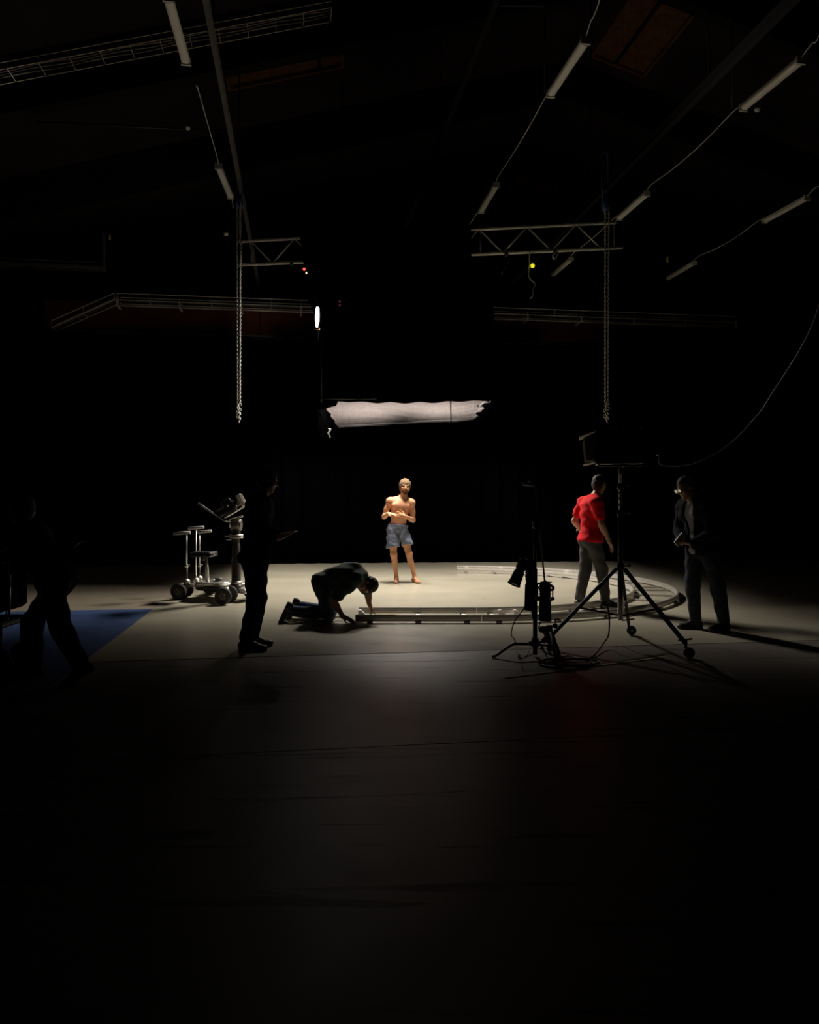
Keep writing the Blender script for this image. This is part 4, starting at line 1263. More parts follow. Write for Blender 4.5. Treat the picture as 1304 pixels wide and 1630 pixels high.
# ================================================================== CHROME CART AT THE LEFT EDGE
kd = 6.3
rg = thing('equipment_cart', 'dark equipment cart with chrome rails at the left picture edge', 'cart', (-3.55, kd, 0.007))
for px, y0, y1, dd, r in ((14.5, 893, 984, -.12, .010), (10, 910, 985, .2, .007)):
    MB().cyl(at(px, y1, kd + dd), at(px + 1, y0, kd + dd), r, n=10).build('chrome_rail', M_mirror, rg)
pz = at(14, 984, kd)
MB().tube([at(13, 877, kd), at(11, 873, kd), at(5, 876, kd + .05), at(-30, 880, kd + .1)], .012, 8).build('handle', M_chrome, rg)
MB().ball(at(10, 984, kd), .022).build('rail_foot', M_chrome, rg)
MB().box((-3.70, kd + .2, .42), (.66, .50, .05), None, .015).build('lower_shelf', M_black, rg)
MB().box((-3.70, kd + .2, .72), (.62, .46, .40), None, .03).build('case', M_black_cloth, rg)
MB().box((-3.70, kd + .2, .95), (.66, .50, .03), None, .01).build('upper_shelf', M_darksteel, rg)
for sx in (-.28, .28):
    for sy in (-.18, .18):
        c = V(-3.70 + sx, kd + .2 + sy, .10 + .007)
        o = MB().cyl(c, c + UP * .32, .018, n=10).build('leg', M_black, rg)
        MB().cyl(c + V(0, -.018, 0), c + V(0, .018, 0), .10, n=20).build('caster_wheel', M_rubber, o)

# ================================================================== PEOPLE
def rcone(a, b, ra, rb=None, k=.02):
    return ('rc', np.asarray(a, float), np.asarray(b, float), float(ra), float(ra if rb is None else rb), k)
def ell(c, rad, fr=None, k=.02):
    """fr: 3x3, columns = the ellipsoid's own axes"""
    return ('el', np.asarray(c, float), np.asarray(rad, float), np.eye(3) if fr is None else np.asarray(fr, float), k)

def sdf_mesh(prims, vox, cuts=(), disp=None, subs=()):
    lo = np.full(3, 1e9); hi = -lo
    for p in prims:
        if p[0] == 'rc':
            r = max(p[3], p[4])
            lo = np.minimum(lo, np.minimum(p[1], p[2]) - r); hi = np.maximum(hi, np.maximum(p[1], p[2]) + r)
        else:
            r = p[2].max(); lo = np.minimum(lo, p[1] - r); hi = np.maximum(hi, p[1] + r)
    lo = lo - .03; hi = hi + .03
    n = np.ceil((hi - lo) / vox).astype(int) + 1
    D = np.full(n, 0.5, np.float32)
    axs = [(lo[i] + np.arange(n[i]) * vox).astype(np.float32) for i in range(3)]
    def local(pl, ph, m):
        i0 = np.maximum(0, np.floor((pl - m - lo) / vox).astype(int)); i1 = np.minimum(n, np.ceil((ph + m - lo) / vox).astype(int) + 1)
        sl = tuple(slice(a, b) for a, b in zip(i0, i1))
        X = axs[0][sl[0]][:, None, None]; Y = axs[1][sl[1]][None, :, None]; Z = axs[2][sl[2]][None, None, :]
        return sl, X, Y, Z
    def dist(p, X, Y, Z):
        if p[0] == 'rc':
            a, b, ra, rb = p[1:5]
            ba = b - a; L2 = max(float(ba @ ba), 1e-9)
            t = np.clip(((X - a[0]) * ba[0] + (Y - a[1]) * ba[1] + (Z - a[2]) * ba[2]) / L2, 0, 1)
            dx = X - a[0] - t * ba[0]; dy = Y - a[1] - t * ba[1]; dz = Z - a[2] - t * ba[2]
            return np.sqrt(dx * dx + dy * dy + dz * dz) - (ra + (rb - ra) * t)
        c, rad, fr = p[1:4]
        x, y, z = X - c[0], Y - c[1], Z - c[2]
        q = [x * fr[0, i] + y * fr[1, i] + z * fr[2, i] for i in range(3)]
        k0 = np.sqrt(sum((q[i] / rad[i]) ** 2 for i in range(3)))
        k1 = np.sqrt(sum((q[i] / rad[i] ** 2) ** 2 for i in range(3))) + 1e-6
        return k0 * (k0 - 1) / k1
    for p in prims:
        k = p[-1]; m = k + 3 * vox
        if p[0] == 'rc':
            r = max(p[3], p[4]); pl, ph = np.minimum(p[1], p[2]) - r, np.maximum(p[1], p[2]) + r
        else:
            r = p[2].max(); pl, ph = p[1] - r, p[1] + r
        sl, X, Y, Z = local(pl, ph, m)
        d = dist(p, X, Y, Z).astype(np.float32)
        a = D[sl]
        h = np.maximum(k - np.abs(a - d), 0) / k
        D[sl] = np.minimum(a, d) - h * h * k * .25
    X, Y, Z = axs[0][:, None, None], axs[1][None, :, None], axs[2][None, None, :]
    if disp is not None:
        D += disp(X, Y, Z).astype(np.float32)
    for (pt, nn) in cuts:
        nn = np.asarray(nn, float) / np.linalg.norm(nn)
        D = np.maximum(D, ((X - pt[0]) * nn[0] + (Y - pt[1]) * nn[1] + (Z - pt[2]) * nn[2]).astype(np.float32))
    for p in subs:
        D = np.maximum(D, -dist(p, X, Y, Z).astype(np.float32))
    # keep a positive shell so the surface closes
    D[0] = D[-1] = .1; D[:, 0] = D[:, -1] = .1; D[:, :, 0] = D[:, :, -1] = .1
    # naive surface nets
    S = D < 0
    cell = np.zeros(np.array(S.shape) - 1, np.int8)
    offs = [(i, j, k) for i in (0, 1) for j in (0, 1) for k in (0, 1)]
    sh = cell.shape
    for (i, j, k) in offs:
        cell += S[i:i + sh[0], j:j + sh[1], k:k + sh[2]]
    act = np.nonzero((cell > 0) & (cell < 8))
    idx = np.full(sh, -1, np.int32)
    na = len(act[0]); idx[act] = np.arange(na)
    val = {o: D[act[0] + o[0], act[1] + o[1], act[2] + o[2]] for o in offs}
    acc = np.zeros((na, 3)); cnt = np.zeros(na)
    for o in offs:
        for ax in range(3):
            if o[ax] == 0:
                o2 = list(o); o2[ax] = 1; o2 = tuple(o2)
                a, b = val[o], val[o2]
                mk = (a < 0) != (b < 0)
                t = np.where(mk, a / np.where(mk, a - b, 1), 0)
                for q in range(3):
                    acc[:, q] += np.where(mk, o[q] + (t if q == ax else 0), 0)
                cnt += mk
    vert = (np.stack(act, 1) + acc / cnt[:, None]) * vox + lo
    quads = []
    for ax in range(3):
        b, c = (ax + 1) % 3, (ax + 2) % 3
        s0 = [slice(None)] * 3; s1 = [slice(None)] * 3
        s0[ax] = slice(0, -1); s1[ax] = slice(1, None)
        A, B = S[tuple(s0)], S[tuple(s1)]
        e = np.nonzero(A != B)
        e = np.stack(e, 1)
        ok = (e[:, b] > 0) & (e[:, c] > 0) & (e[:, b] < sh[b]) & (e[:, c] < sh[c])
        e = e[ok]
        ins = A[e[:, 0], e[:, 1], e[:, 2]]
        def ci(db, dc):
            q = e.copy(); q[:, b] += db; q[:, c] += dc
            return idx[q[:, 0], q[:, 1], q[:, 2]]
        f = np.stack([ci(-1, -1), ci(0, -1), ci(0, 0), ci(-1, 0)], 1)
        f[~ins] = f[~ins][:, ::-1]
        quads.append(f)
    return vert, np.concatenate(quads)

def sdf_obj(name, m, parent, prims, vox, cuts=(), disp=None, subs=(), smooth=2, label=None):
    v, f = sdf_mesh(prims, vox, cuts, disp, subs)
    # light smoothing along the edges
    for _ in range(smooth):
        acc = np.zeros_like(v); cn = np.zeros(len(v))
        for i in range(4):
            a, b = f[:, i], f[:, (i + 1) % 4]
            np.add.at(acc, a, v[b]); np.add.at(cn, a, 1)
        v = v * .5 + acc / np.maximum(cn, 1)[:, None] * .5
    me = bpy.data.meshes.new(name)
    me.vertices.add(len(v)); me.vertices.foreach_set('co', v.astype(np.float32).ravel())
    me.loops.add(f.size); me.loops.foreach_set('vertex_index', f.astype(np.int32).ravel())
    me.polygons.add(len(f)); me.polygons.foreach_set('loop_start', np.arange(0, f.size, 4, dtype=np.int32))
    me.polygons.foreach_set('use_smooth', np.ones(len(f), bool))
    me.update(calc_edges=True); me.validate()
    me.materials.append(m)
    o = bpy.data.objects.new(name, me); col.objects.link(o); o.parent = parent
    if label: o['label'] = label
    return o

def nrm(v):
    v = np.asarray(v, float); return v / np.linalg.norm(v)

def hand_prims(w, d, n, side, curl=.35, spread=.15, s=1.0, flex=None):
    """w wrist, d finger direction, n palm normal; side = +1/-1 which way the thumb leaves"""
    d = nrm(d); n = nrm(n - d * np.dot(n, d)); sd = np.cross(d, n) * side
    P = [ell(w + d * .052 * s, (.041 * s, .054 * s, .018 * s), np.stack([sd, d, n], 1), .015), rcone(w - d * .02, w + d * .03 * s, .026 * s, .026 * s, .015)]
    for i, L in enumerate((.070, .078, .072, .056)):
        b = w + d * .088 * s + sd * (.030 - .0195 * i) * s
        cu = curl if flex is None else flex[i]
        dir0 = nrm(d + sd * spread * (1.5 - i) * .5)
        def bend(v, a): return v * math.cos(a) + n * math.sin(a)
        p1 = b + bend(dir0, cu) * L * .48 * s
        p2 = p1 + bend(dir0, cu * 2.0) * L * .32 * s
        p3 = p2 + bend(dir0, cu * 2.8) * L * .26 * s
        P += [rcone(b - d * .02 * s, p1, .0095 * s, .0088 * s, .006), rcone(p1, p2, .0088 * s, .0082 * s, .004), rcone(p2, p3, .0082 * s, .007 * s, .004)]
    t0 = w + d * .022 * s + sd * .03 * s
    t1 = t0 + nrm(d * .65 + sd * .75 + n * .25) * .045 * s
    t2 = t1 + nrm(d * .95 + sd * .25 + n * .35) * .036 * s
    P += [rcone(w + d * .015, t0, .016 * s, .014 * s, .01), rcone(t0, t1, .0125 * s, .0105 * s, .006), rcone(t1, t2, .0105 * s, .0085 * s, .004)]
    return P

def foot_prims(an, fd, fn, g=0.0, toes=True, k=.02):
    fd = nrm(fd); fn = nrm(fn); sd = np.cross(fd, fn)
    P = [rcone(an, an + fn * .05 - fd * .03, .036 + g, .036 + g, k),
         ell(an + fn * .052 - fd * .035, (.034 + g, .042 + g, .036 + g), np.stack([sd, fd, fn], 1), k),
         rcone(an + fn * .02 + fd * .01, an + fn * .055 + fd * .10, .036 + g, .026 + g, k),
         ell(an + fn * .066 + fd * .11, (.045 + g, .062 + g, .022 + g), np.stack([sd, fd, fn], 1), k),
         rcone(an + fn * .064 - fd * .03, an + fn * .066 + fd * .11, .024 + g, .024 + g, k)]
    if toes:
        for i in range(5):
            b = an + fn * .074 + fd * (.145 - .008 * i) + sd * (.030 - .0165 * i)
            r = .0125 if i == 0 else .0092
            P.append(rcone(b, b + fd * (.034 - .003 * i), r, r * .9, .005))
    else:
        P.append(ell(an + fn * .066 + fd * .165, (.040 + g, .040 + g, .020 + g), np.stack([sd, fd, fn], 1), k))
    return P

def head_prims(c, hf, hu, ear=True, hs=1.0):
    hu = nrm(hu); hf = nrm(np.asarray(hf) - hu * np.dot(hf, hu)); hr = np.cross(hf, hu)
    H = lambda x, y, z: c + (hr * x + hf * y + hu * z) * hs
    fr = np.stack([hr, hf, hu], 1)
    ell = lambda c_, r, f_, k=.02: globals()['ell'](c_, np.asarray(r) * hs, f_, k)
    rcone = lambda a, b, ra, rb, k: globals()['rcone'](a, b, ra * hs, rb * hs, k)
    P = [ell(H(0, -.012, .032), (.074, .094, .086), fr, .02), ell(H(0, .020, -.045), (.056, .068, .068), fr, .025),
         ell(H(0, .066, -.092), (.026, .022, .020), fr, .02),
         rcone(H(0, .088, .018), H(0, .104, -.020), .009, .014, .012), ell(H(.011, .094, -.024), (.010, .010, .008), fr, .006), ell(H(-.011, .094, -.024), (.010, .010, .008), fr, .006),
         rcone(H(-.036, .072, .030), H(.036, .072, .030), .013, .013, .012),
         ell(H(-.038, .058, -.020), (.026, .026, .024), fr, .02), ell(H(.038, .058, -.020), (.026, .026, .024), fr, .02),
         ell(H(0, .080, -.050), (.024, .014, .007), fr, .008), ell(H(0, .078, -.061), (.021, .014, .008), fr, .008)]
    if ear:
        for s in (-1, 1):
            P += [ell(H(s * .076, -.008, .002), (.010, .020, .032), fr, .006)]
    subs = [ell(H(s * .031, .094, .012), (.017, .012, .008), fr) for s in (-1, 1)]
    return P, H, fr, subs

def person(label, base, J, wear, vox=.0075, skin=M_skin2, bare=False, hair=M_hair_d, hair_len=0.0, beard=None, scale=1.0, hands=None, bulk=1.0, flabel=None, hs_=1.0, puff=0.0):
    r_ = thing('person', label, 'person', tuple(base))
    g = {k: (np.asarray(v, float)) for k, v in J.items()}
    pel, che, nek, hed = g['pel'], g['che'], g['nek'], g['hed']
    shr, shl = g['shA'], g['shB']
    f = nrm(g['fwd']); upv = nrm(nek - pel); rt_ = nrm(shl - shr); fr_ = nrm(np.cross(upv, rt_))
    if np.dot(fr_, f) < 0: fr_ = -fr_
    TF = np.stack([rt_, fr_, nrm(np.cross(rt_, fr_)) * (1 if np.dot(np.cross(rt_, fr_), upv) > 0 else -1)], 1)
    tu = TF[:, 2]
    # pelvis frame
    hp = nrm(g['hpB'] - g['hpA'])
    pf = nrm(np.cross(tu, hp)); pf = pf if np.dot(pf, f) > 0 else -pf
    PF = np.stack([hp, pf, tu], 1)
    wst = pel * .52 + che * .48
    torso = [ell(pel, (.160, .110, .115), PF, .04), ell(wst, (.138 * bulk, .098 * bulk, .15), TF, .05), ell(che, (.162 * bulk, .112 * bulk, .17), TF, .05),
             ell(che + tu * .10, (.165, .095, .10), TF, .05),
             rcone(shr * .82 + che * .18 + tu * .02, shl * .82 + che * .18 + tu * .02, .062, .062, .05),
             rcone(nek, hed - nrm(g['hu']) * .06, .058, .054, .03), rcone(nek - tu * .005, shr * .85 + nek * .15, .05, .045, .05), rcone(nek - tu * .005, shl * .85 + nek * .15, .05, .045, .05)]
    for s in (-1, 1):
        torso += [ell(che + tu * .065 + TF[:, 0] * s * .080 + TF[:, 1] * .078, (.078, .036, .058), TF, .03),
                  ell(pel - pf * .055 + hp * s * .075 - tu * .04, (.085, .075, .085), PF, .04)]
    limbs = []
    for S in ('A', 'B'):
        sh, el, wr = g['sh' + S], g['el' + S], g['wr' + S]
        limbs += [ell(sh, (.062, .062, .064), None, .04), rcone(sh, el, .049, .039, .03), ell(sh * .5 + el * .5, (.046, .046, .07), np.stack(frame_of(el - sh), 1), .03),
                  rcone(el, wr, .040, .027, .02), ell(el * .72 + wr * .28, (.041, .041, .075), np.stack(frame_of(wr - el), 1), .03)]
        hp_, kn, an = g['hp' + S], g['kn' + S], g['an' + S]
        ld_ = nrm(an - kn); ff = nrm(np.asarray(g['ft' + S]))
        back = ff - ld_ * np.dot(ff, ld_); back = -nrm(back)
        limbs += [rcone(hp_, kn, .084, .055, .04), rcone(hp_ - tu * .02, hp_ * .5 + kn * .5, .086, .074, .04), ell(kn - back * .012, (.052, .052, .058), None, .03),
                  rcone(kn, an, .050, .034, .03), ell(kn * .70 + an * .30 + back * .024, (.048, .048, .105), np.stack(frame_of(an - kn), 1), .03)]
    HP, H, hfr, esub = head_prims(hed, g['hf'], g['hu'], True, hs_)
    hnd = []
    for S in ('A', 'B'):
        q = (hands or {}).get(S)
        if q is None:
            d_ = nrm(g['wr' + S] - g['el' + S]); q = dict(d=d_, n=nrm(np.cross(d_, rt_) * (1 if S == 'A' else 1)), side=1 if S == 'A' else -1)
        hnd += hand_prims(g['wr' + S], q['d'], q['n'], q.get('side', 1), q.get('curl', .35), q.get('spread', .15), 1.0, q.get('flex'))
    ft = []
    for S in ('A', 'B'):
        ft += foot_prims(g['an' + S], g['ft' + S], g.get('fn' + S, V(0, 0, -1.0)), 0.0 if bare else -.004, bare)
    body = sdf_obj('body', skin, r_, torso + limbs + HP + hnd + ft, vox, subs=esub, label=flabel)
    # eyes
    if vox < .0088:
        for s in (-1, 1):
            e = MB().ball(H(s * .031, .0712, .011) + root_loc(r_), .0122 * hs_, 8, 6).build('eye', M_eye, r_)
    # hair: a shell over the skull, open at the face
    hfw, huw = hfr[:, 1], hfr[:, 2]
    hs = [ell(H(0, -.020, .040), V(.086 + puff, .100 + puff * .6, .092 + puff * .8) * hs_, hfr, .02), ell(H(0, -.045, -.005 - hair_len), V(.078 + puff, .070 + puff, .075 + hair_len) * hs_, hfr, .02)]
    lump = lambda X, Y, Z: .005 * np.sin(X * 95 + Y * 40) * np.sin(Y * 88 + Z * 35) * np.sin(Z * 92 + X * 30)
    if hair is not None:
        sdf_obj('hair', hair, r_, hs, min(vox, .007), disp=lump, subs=[ell(H(0, .105, -.045), (.066, .072, .098), hfr), ell(H(-.085, .045, -.05), (.03, .04, .06), hfr), ell(H(.085, .045, -.05), (.03, .04, .06), hfr)], smooth=1)
    if beard is not None:
        bp_ = [ell(H(0, .026, -.062), (.060, .070, .060), hfr, .02), ell(H(0, .070, -.100), (.034, .028, .028), hfr, .02), rcone(H(-.022, .088, -.042), H(.022, .088, -.042), .010, .010, .008)]
        sdf_obj('beard', beard, r_, bp_, .005, cuts=[(H(0, .05, -.030), huw), (H(0, -.005, -.05), -hfw), (H(.0, .03, -.046), huw - hfw * .55)], disp=lump, subs=[ell(H(0, .10, -.056), (.020, .014, .006), hfr)], smooth=1)
    # clothes
    wr_fold = lambda amp, fx, fz: (lambda X, Y, Z: amp * (np.sin(X * fx + Z * fz) * np.sin(Y * fx * .8 - Z * fz * .6 + 1.0) + .6 * np.sin(Z * fz * 1.9 + X * 9 + Y * 13)))
    def inflate(P, q):
        out = []
        for p in P:
            if p[0] == 'rc': out.append(('rc', p[1], p[2], p[3] + q, p[4] + q, p[5]))
            else: out.append(('el', p[1], p[2] + q, p[3], p[4]))
        return out
    for w in wear:
        kind = w['kind']; m = w['mat']; q = w.get('loose', .014)
        if kind in ('tshirt', 'jacket', 'shirt'):
            P = inflate([t for t in torso if t[0] != 'rc'] + torso[4:5], q) + inflate(torso[6:8], q * .8)
            P += w.get('extra', [])
            hemc = pel + tu * w.get('hem', -.06)
            P.append(rcone(wst, pel - tu * .06, .11, .125, .06)); 
            P.append(ell(pel - tu * .03, (.168 + q, .122 + q, .13), PF, .04))
            for S in ('A', 'B'):
                sh, el, wr = g['sh' + S], g['el' + S], g['wr' + S]
                P.append(ell(sh, (.066 + q, .066 + q, .066 + q), None, .04))
                e = sh + (el - sh) * w.get('sleeve', .62)
                if w.get('sleeve', .62) <= 1:
                    P.append(rcone(sh, e, .060 + q, .052 + q * 1.2, .03))
                else:
                    P += [rcone(sh, el, .058 + q, .048 + q, .03), rcone(el, el + (wr - el) * .93, .048 + q, .036 + q, .02)]
            cuts = [(hemc, -tu)]
            sdf_obj(w.get('name', kind), m, r_, P, vox, cuts=cuts, disp=wr_fold(w.get('fold', .005), 16, 26), smooth=1, subs=[ell(nek + tu * .06 + TF[:, 1] * .03, (.062, .062, .062))] + w.get('subs', []))
        elif kind in ('trousers', 'shorts'):
            P = inflate([torso[0], torso[1]] + [t for t in torso if t[0] == 'el' and t[4] == .04][1:], q)
            P = [ell(pel, (.160 + q, .112 + q, .118 + q), PF, .04)] + [ell(pel - pf * .055 + hp * s * .075 - tu * .04, (.085 + q * .4, .075 + q * .4, .085 + q * .4), PF, .04) for s in (-1, 1)] + [ell(wst - tu * .05, (.138 + q, .10 + q, .12), TF, .05)]
            cuts = [(pel + tu * w.get('top', .10), tu)]
            for S in ('A', 'B'):
                hp_, kn, an = g['hp' + S], g['kn' + S], g['an' + S]
                if kind == 'shorts':
                    e = hp_ + (kn - hp_) * w.get('len', .78)
                    P.append(rcone(hp_, e, .090 + q, .100 + q * 1.5, .006))
                else:
                    P += [rcone(hp_, kn, .092 + q, .066 + q, .04), rcone(kn, an + (kn - an) * .06, .070 + q, .054 + q, .03)]
            if kind == 'shorts':
                cuts.append((g['hpA'] + (g['knA'] - g['hpA']) * w.get('len', .78) + V(0, 0, 0), nrm((g['knA'] - g['hpA']) + (g['knB'] - g['hpB']))))
            sdf_obj(w.get('name', kind), m, r_, P, vox, cuts=cuts, disp=wr_fold(w.get('fold', .005), 15, 22), subs=w.get('subs', []), smooth=1)
        elif kind == 'waistband':
            sdf_obj('waistband', m, r_, [ell(pel + tu * w['z'], (.148, .110, .10), PF, .02), ell(wst - tu * .05, (.143, .104, .12), TF, .05)], vox, cuts=[(pel + tu * (w['z'] + .018), tu), (pel + tu * (w['z'] - .018), -tu)], smooth=1)
        elif kind == 'shoes':
            for S in ('A', 'B'):
                an, fd, fn = g['an' + S], nrm(g['ft' + S]), g.get('fn' + S, V(0, 0, -1.0))
                o = sdf_obj('shoe', m, r_, foot_prims(an, fd, fn, .010, False), min(vox, .008), cuts=[(an + fn * .088, fn), (an - fn * .03, -fn)], smooth=1)
                sd_ = np.cross(fd, fn)
                sp = [ell(an + fn * .088 - fd * .03, (.042, .055, .02), np.stack([sd_, fd, fn], 1), .02), ell(an + fn * .088 + fd * .12, (.052, .09, .02), np.stack([sd_, fd, fn], 1), .02), rcone(an + fn * .088 - fd * .03, an + fn * .088 + fd * .12, .038, .042, .02)]
                sdf_obj('sole', w.get('sole', M_shoe_b), o, sp, .007, cuts=[(an + fn * .093, fn), (an + fn * .078, -fn)], smooth=1)
        elif kind == 'inset':
            pass
    return r_, H, hfr, g
ZSTAGE = .005
G3 = lambda *a: V(*a)

# --- the lit, shirtless person in shorts
bA = V(-.10, 13.22, ZSTAGE)
JA = dict(pel=(-.105, 0.02, .965), che=(-.065, .0, 1.27), nek=(-.012, .02, 1.492), hed=(.022, -.02, 1.662), hf=(.12, -1, -.10), hu=(.06, -.02, 1),
          shA=(-.248, -.01, 1.420), shB=(.140, .02, 1.392), fwd=(.05, -1, 0),
          elA=(-.345, .03, 1.145), wrA=(-.265, -.185, 1.205), elB=(.165, .06, 1.085), wrB=(.02, -.165, 1.160),
          hpA=(-.195, .02, .91), hpB=(-.020, .02, .90), knA=(-.175, -.03, .49), knB=(.095, -.05, .50), anA=(-.130, .01, .092), anB=(.190, -.02, .092),
          ftA=(-.12, -1, 0), ftB=(.50, -.87, 0))
hA = {'A': dict(d=(.80, -.35, -.05), n=(.1, .25, -1), side=-1, curl=.30, spread=.12), 'B': dict(d=(-.82, -.25, .28), n=(.1, .9, -.25), side=-1, curl=.25, spread=.22)}
person('shirtless person with brown beard, hands together, in blue grey shorts, barefoot under the silk', bA, JA,
       [dict(kind='shorts', mat=M_shorts, loose=.018, len=.70, top=.050, fold=.007, subs=[ell((-.055, -.06, .585), (.016, .30, .17), np.stack([nrm((1, 0, .0)), nrm((0, 1, 0)), nrm((0, 0, 1))], 1))]), dict(kind='waistband', mat=M_band, z=.052)],
       vox=.0058, skin=M_skin, bare=True, hair=M_hair_b, hair_len=.012, beard=M_beard, hands=hA, hs_=1.10, puff=.010)

# --- kneeling person in dark green tee
bK = V((530 - 652) / F * 9.2, 9.2, ZSTAGE)
JK = dict(pel=(-.115, 0, .425), che=(.165, 0, .545), nek=(.365, 0, .525), hed=(.420, -.02, .42), hf=(-.35, -.40, -.75), hu=(.80, -.10, -.42),
          shA=(.285, -.19, .50), shB=(.30, .19, .50), fwd=(.1, 0, -1),
          elA=(.02, -.27, .275), wrA=(.150, -.285, .075), elB=(.415, .19, .30), wrB=(.435, .14, .165),
          hpA=(-.10, -.09, .385), hpB=(-.10, .09, .385), knA=(-.045, -.125, .075), knB=(-.045, .125, .075), anA=(-.475, -.13, .125), anB=(-.43, .13, .14),
          ftA=(-.42, 0, -.91), ftB=(-.35, 0, -.94), fnA=V(-.91, 0, .42), fnB=V(-.94, 0, .35))
hK = {'A': dict(d=(.80, -.1, -.30), n=(.0, .3, -1), side=-1, curl=.25), 'B': dict(d=(.25, -.15, -.55), n=(-.4, -.3, -.9), side=1, curl=.55)}
JK['fnA'] = nrm(V(-.91, 0, .42)); JK['fnB'] = nrm(V(-.94, 0, .35))
person('person in dark green tee and jeans kneeling on all fours at the track end', bK, JK,
       [dict(kind='tshirt', mat=M_green, loose=.022, extra=[rcone((-.02, 0, .38), (.17, 0, .44), .125, .125, .06), ell((.06, 0, .50), (.17, .15, .13), None, .06)], sleeve=.75, hem=-.10, fold=.008), dict(kind='trousers', mat=M_denim2, loose=.012, top=.26, fold=.006), dict(kind='shoes', mat=M_shoe)],
       vox=.0072, skin=M_skin2, hair=M_hair_d, hair_len=.0, hands=hK, bulk=1.08)

# --- dark standing person in front, holding a tablet, seen in profile
bL = V((402 - 652) / F * 7.42, 7.42, ZSTAGE)
JL = dict(pel=(.03, 0, .93), che=(.055, 0, 1.28), nek=(.085, 0, 1.475), hed=(.145, .01, 1.645), hf=(1, .25, -.25), hu=(.28, .02, 1),
          shA=(.07, -.195, 1.40), shB=(.08, .195, 1.40), fwd=(1, .1, 0),
          elA=(.035, -.24, 1.12), wrA=(.235, -.17, 1.085), elB=(.05, .24, 1.12), wrB=(.245, .12, 1.10),
          hpA=(.03, -.09, .89), hpB=(.03, .09, .89), knA=(.05, -.09, .48), knB=(.035, .10, .48), anA=(-.04, -.09, .095), anB=(-.03, .11, .095),
          ftA=(1, -.15, 0), ftB=(1, .15, 0))
hL = {'A': dict(d=(.95, .25, .05), n=(0, .2, 1), side=1, curl=.3), 'B': dict(d=(.95, -.2, .05), n=(0, -.2, 1), side=-1, curl=.3)}
person('dark dressed person standing in profile at left, holding a tablet, facing right', bL, JL,
       [dict(kind='shirt', mat=M_blk_cl, loose=.022, sleeve=1.2, hem=-.10, fold=.006), dict(kind='trousers', mat=M_blk_cl, loose=.018, top=.10), dict(kind='shoes', mat=M_shoe_b)],
       vox=.0078, hair=M_hair_d, hands=hL)
tp = bL + V(.345, -.03, 1.135)
single('tablet', MB().box(tp, (.17, .24, .009), np.array([[math.cos(.15), 0, -math.sin(.15)], [0, 1, 0], [math.sin(.15), 0, math.cos(.15)]]), .004), M_alu_d, 'thin tablet in the hands of the dark dressed person at left', 'tablet')

# --- person in red tee behind the tall stand
bR = V((944 - 652) / F * 10.25, 10.25, ZSTAGE)
JR = dict(pel=(-.03, 0, .93), che=(-.03, 0, 1.27), nek=(.035, .02, 1.485), hed=(.10, .04, 1.66), hf=(.80, .55, -.15), hu=(.22, .05, 1),
          shA=(-.085, .185, 1.41), shB=(.005, -.185, 1.41), fwd=(.97, .24, 0),
          elA=(-.195, .25, 1.16), wrA=(-.09, .40, 1.04), elB=(.055, -.245, 1.125), wrB=(.165, -.205, .905),
          hpA=(-.05, .085, .89), hpB=(-.01, -.085, .89), knA=(-.09, .07, .48), knB=(.115, -.03, .50), anA=(-.165, .07, .095), anB=(.165, -.01, .095),
          ftA=(.55, .40, 0), ftB=(.9, .2, 0))
person('person in a bright red tee shirt and grey trousers standing behind the tall stand', bR, JR,
       [dict(kind='tshirt', mat=M_red, loose=.019, extra=[ell((-.025, 0, .93), (.155, .20, .15), None, .04)], sleeve=.60, hem=-.05, fold=.006), dict(kind='trousers', mat=M_greytr, loose=.012, top=.04), dict(kind='shoes', mat=M_shoe_b)],
       vox=.0075, hair=M_hair_d, hair_len=.01)

# --- person in open navy jacket at the right, looking down at a phone
bN = V((1118 - 652) / F * 8.45, 8.45, ZSTAGE)
JN = dict(pel=(.0, 0, .93), che=(-.045, 0, 1.25), nek=(-.095, 0, 1.445), hed=(-.195, -.03, 1.585), hf=(-.85, -.25, -.42), hu=(-.42, -.02, .90),
          shA=(-.135, .175, 1.37), shB=(.00, -.185, 1.37), fwd=(-.90, -.36, 0),
          elA=(-.16, .23, 1.10), wrA=(-.215, .02, .985), elB=(.02, -.25, 1.09), wrB=(-.14, -.14, .965),
          hpA=(-.05, .08, .89), hpB=(.05, -.08, .89), knA=(-.075, .09, .48), knB=(.15, -.07, .48), anA=(-.035, .10, .095), anB=(.215, -.06, .095),
          ftA=(-1, .0, 0), ftB=(-.9, -.35, 0))
fN = nrm(V(-.90, -.36, 0))
cheN = V(*JN['che'])
r_, H, hfr, g = person('person in open navy jacket and glasses at right, head bowed over a phone', bN, JN,
       [dict(kind='tshirt', name='tee_shirt', mat=M_greytee, loose=.012, sleeve=.4, hem=-.06, fold=.005),
        dict(kind='jacket', mat=M_navy, loose=.030, sleeve=1.2, hem=-.08, fold=.006, subs=[rcone(cheN + fN * .20 + V(0, 0, .25), cheN + fN * .19 + V(.03, 0, -.5), .085, .085)]),
        dict(kind='trousers', mat=M_denim3, loose=.012, top=.10), dict(kind='shoes', mat=M_shoe_b)],
       vox=.0078, hair=M_hair_g, hands={'A': dict(d=(-.5, -.75, -.25), n=(.2, -.2, 1), side=-1, curl=.5), 'B': dict(d=(-.8, .35, .1), n=(.1, .2, 1), side=1, curl=.5)})
off = root_loc(r_)
gl = MB()
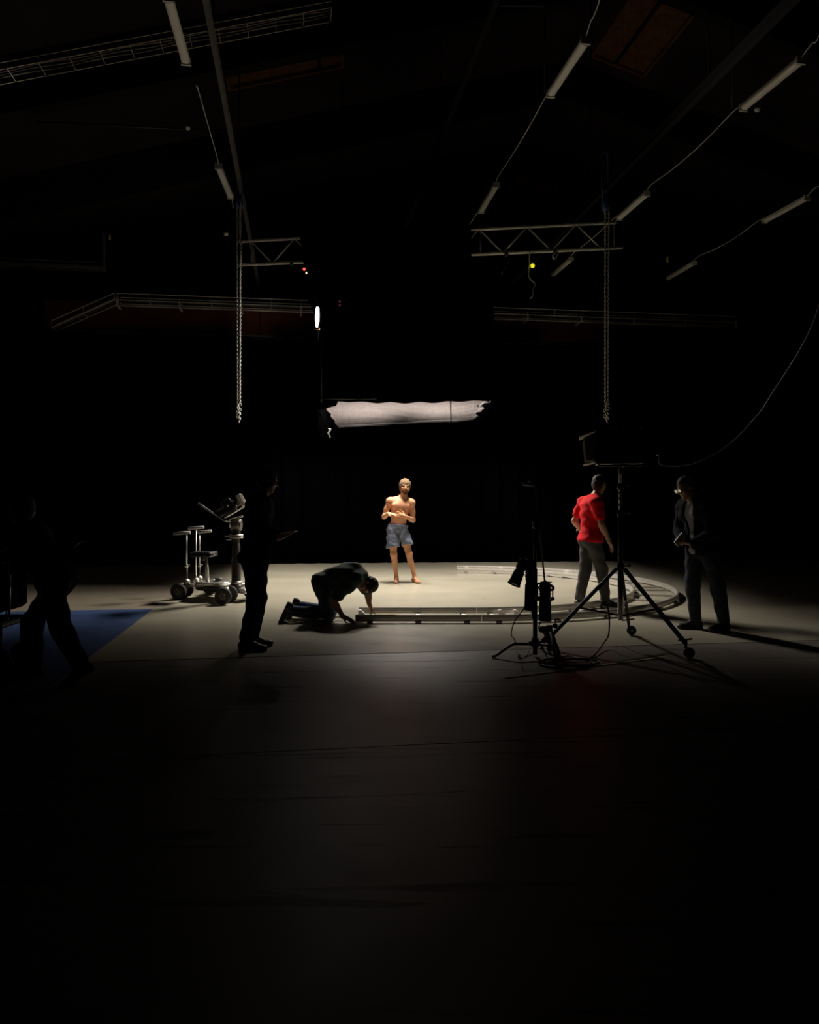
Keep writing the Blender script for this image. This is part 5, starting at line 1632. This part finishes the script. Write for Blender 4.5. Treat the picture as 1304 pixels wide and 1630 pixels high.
for s in (-1, 1):
    c = H(s * .033, .108, .010) + off
    hr_, hf_, hu_ = hfr[:, 0], hfr[:, 1], hfr[:, 2]
    gl.tube([c + hr_ * .026 * math.cos(t) + hu_ * .020 * math.sin(t) for t in np.linspace(0, 2 * math.pi, 15)[:-1]], .003, 5, closed=True)
    gl.tube([H(s * .058, .105, .014) + off, H(s * .079, .06, .016) + off, H(s * .082, -.02, .014) + off], .003, 5)
gl.tube([H(-.010, .110, .012) + off, H(.010, .110, .012) + off], .003, 5)
go = gl.build('glasses', M_chrome, r_)
for s in (-1, 1):
    c = H(s * .033, .108, .010) + off
    MB().lathe(c, hfr[:, 1], [(0, .0), (.001, .024)], 12).build('lens', mat('glass lens', (.5, .5, .5), .05, metal=.9), go)
pp = bN + V(-.275, -.075, 1.015)
single('phone', MB().box(pp, (.075, .012, .15), rotz(.3) @ np.array([[math.cos(.75), 0, math.sin(.75)], [0, 1, 0], [-math.sin(.75), 0, math.cos(.75)]]), .004), M_alu_d, 'phone in the hands of the person in the navy jacket', 'phone')

# --- stooping person pushing the cart at the far left
bW = V((90 - 652) / F * 6.2, 6.2, ZSTAGE)
JW = dict(pel=(-.01, 0, .80), che=(-.155, 0, 1.06), nek=(-.245, 0, 1.215), hed=(-.300, .01, 1.365), hf=(-1, .1, -.1), hu=(-.1, 0, 1),
          shA=(-.22, .19, 1.16), shB=(-.20, -.19, 1.16), fwd=(-1, 0, -.4),
          elA=(-.33, .25, .93), wrA=(-.46, .13, .985), elB=(.02, -.25, .985), wrB=(.20, -.22, 1.085),
          hpA=(-.02, .09, .76), hpB=(-.01, -.09, .76), knA=(-.24, .10, .46), knB=(.09, -.10, .40), anA=(-.24, .11, .095), anB=(.245, -.11, .13),
          ftA=(-1, .1, 0), ftB=(-.85, 0, -.5))
JW['fnB'] = nrm(V(.5, 0, -.85))
person('dim stooping person in dark clothes pushing the cart at the far left', bW, JW,
       [dict(kind='shirt', mat=M_blk_cl, loose=.022, sleeve=1.2, hem=-.06, fold=.006), dict(kind='trousers', mat=M_denim, loose=.016, top=.10), dict(kind='shoes', mat=M_shoe_g)],
       vox=.0085, hair=M_hair_g)
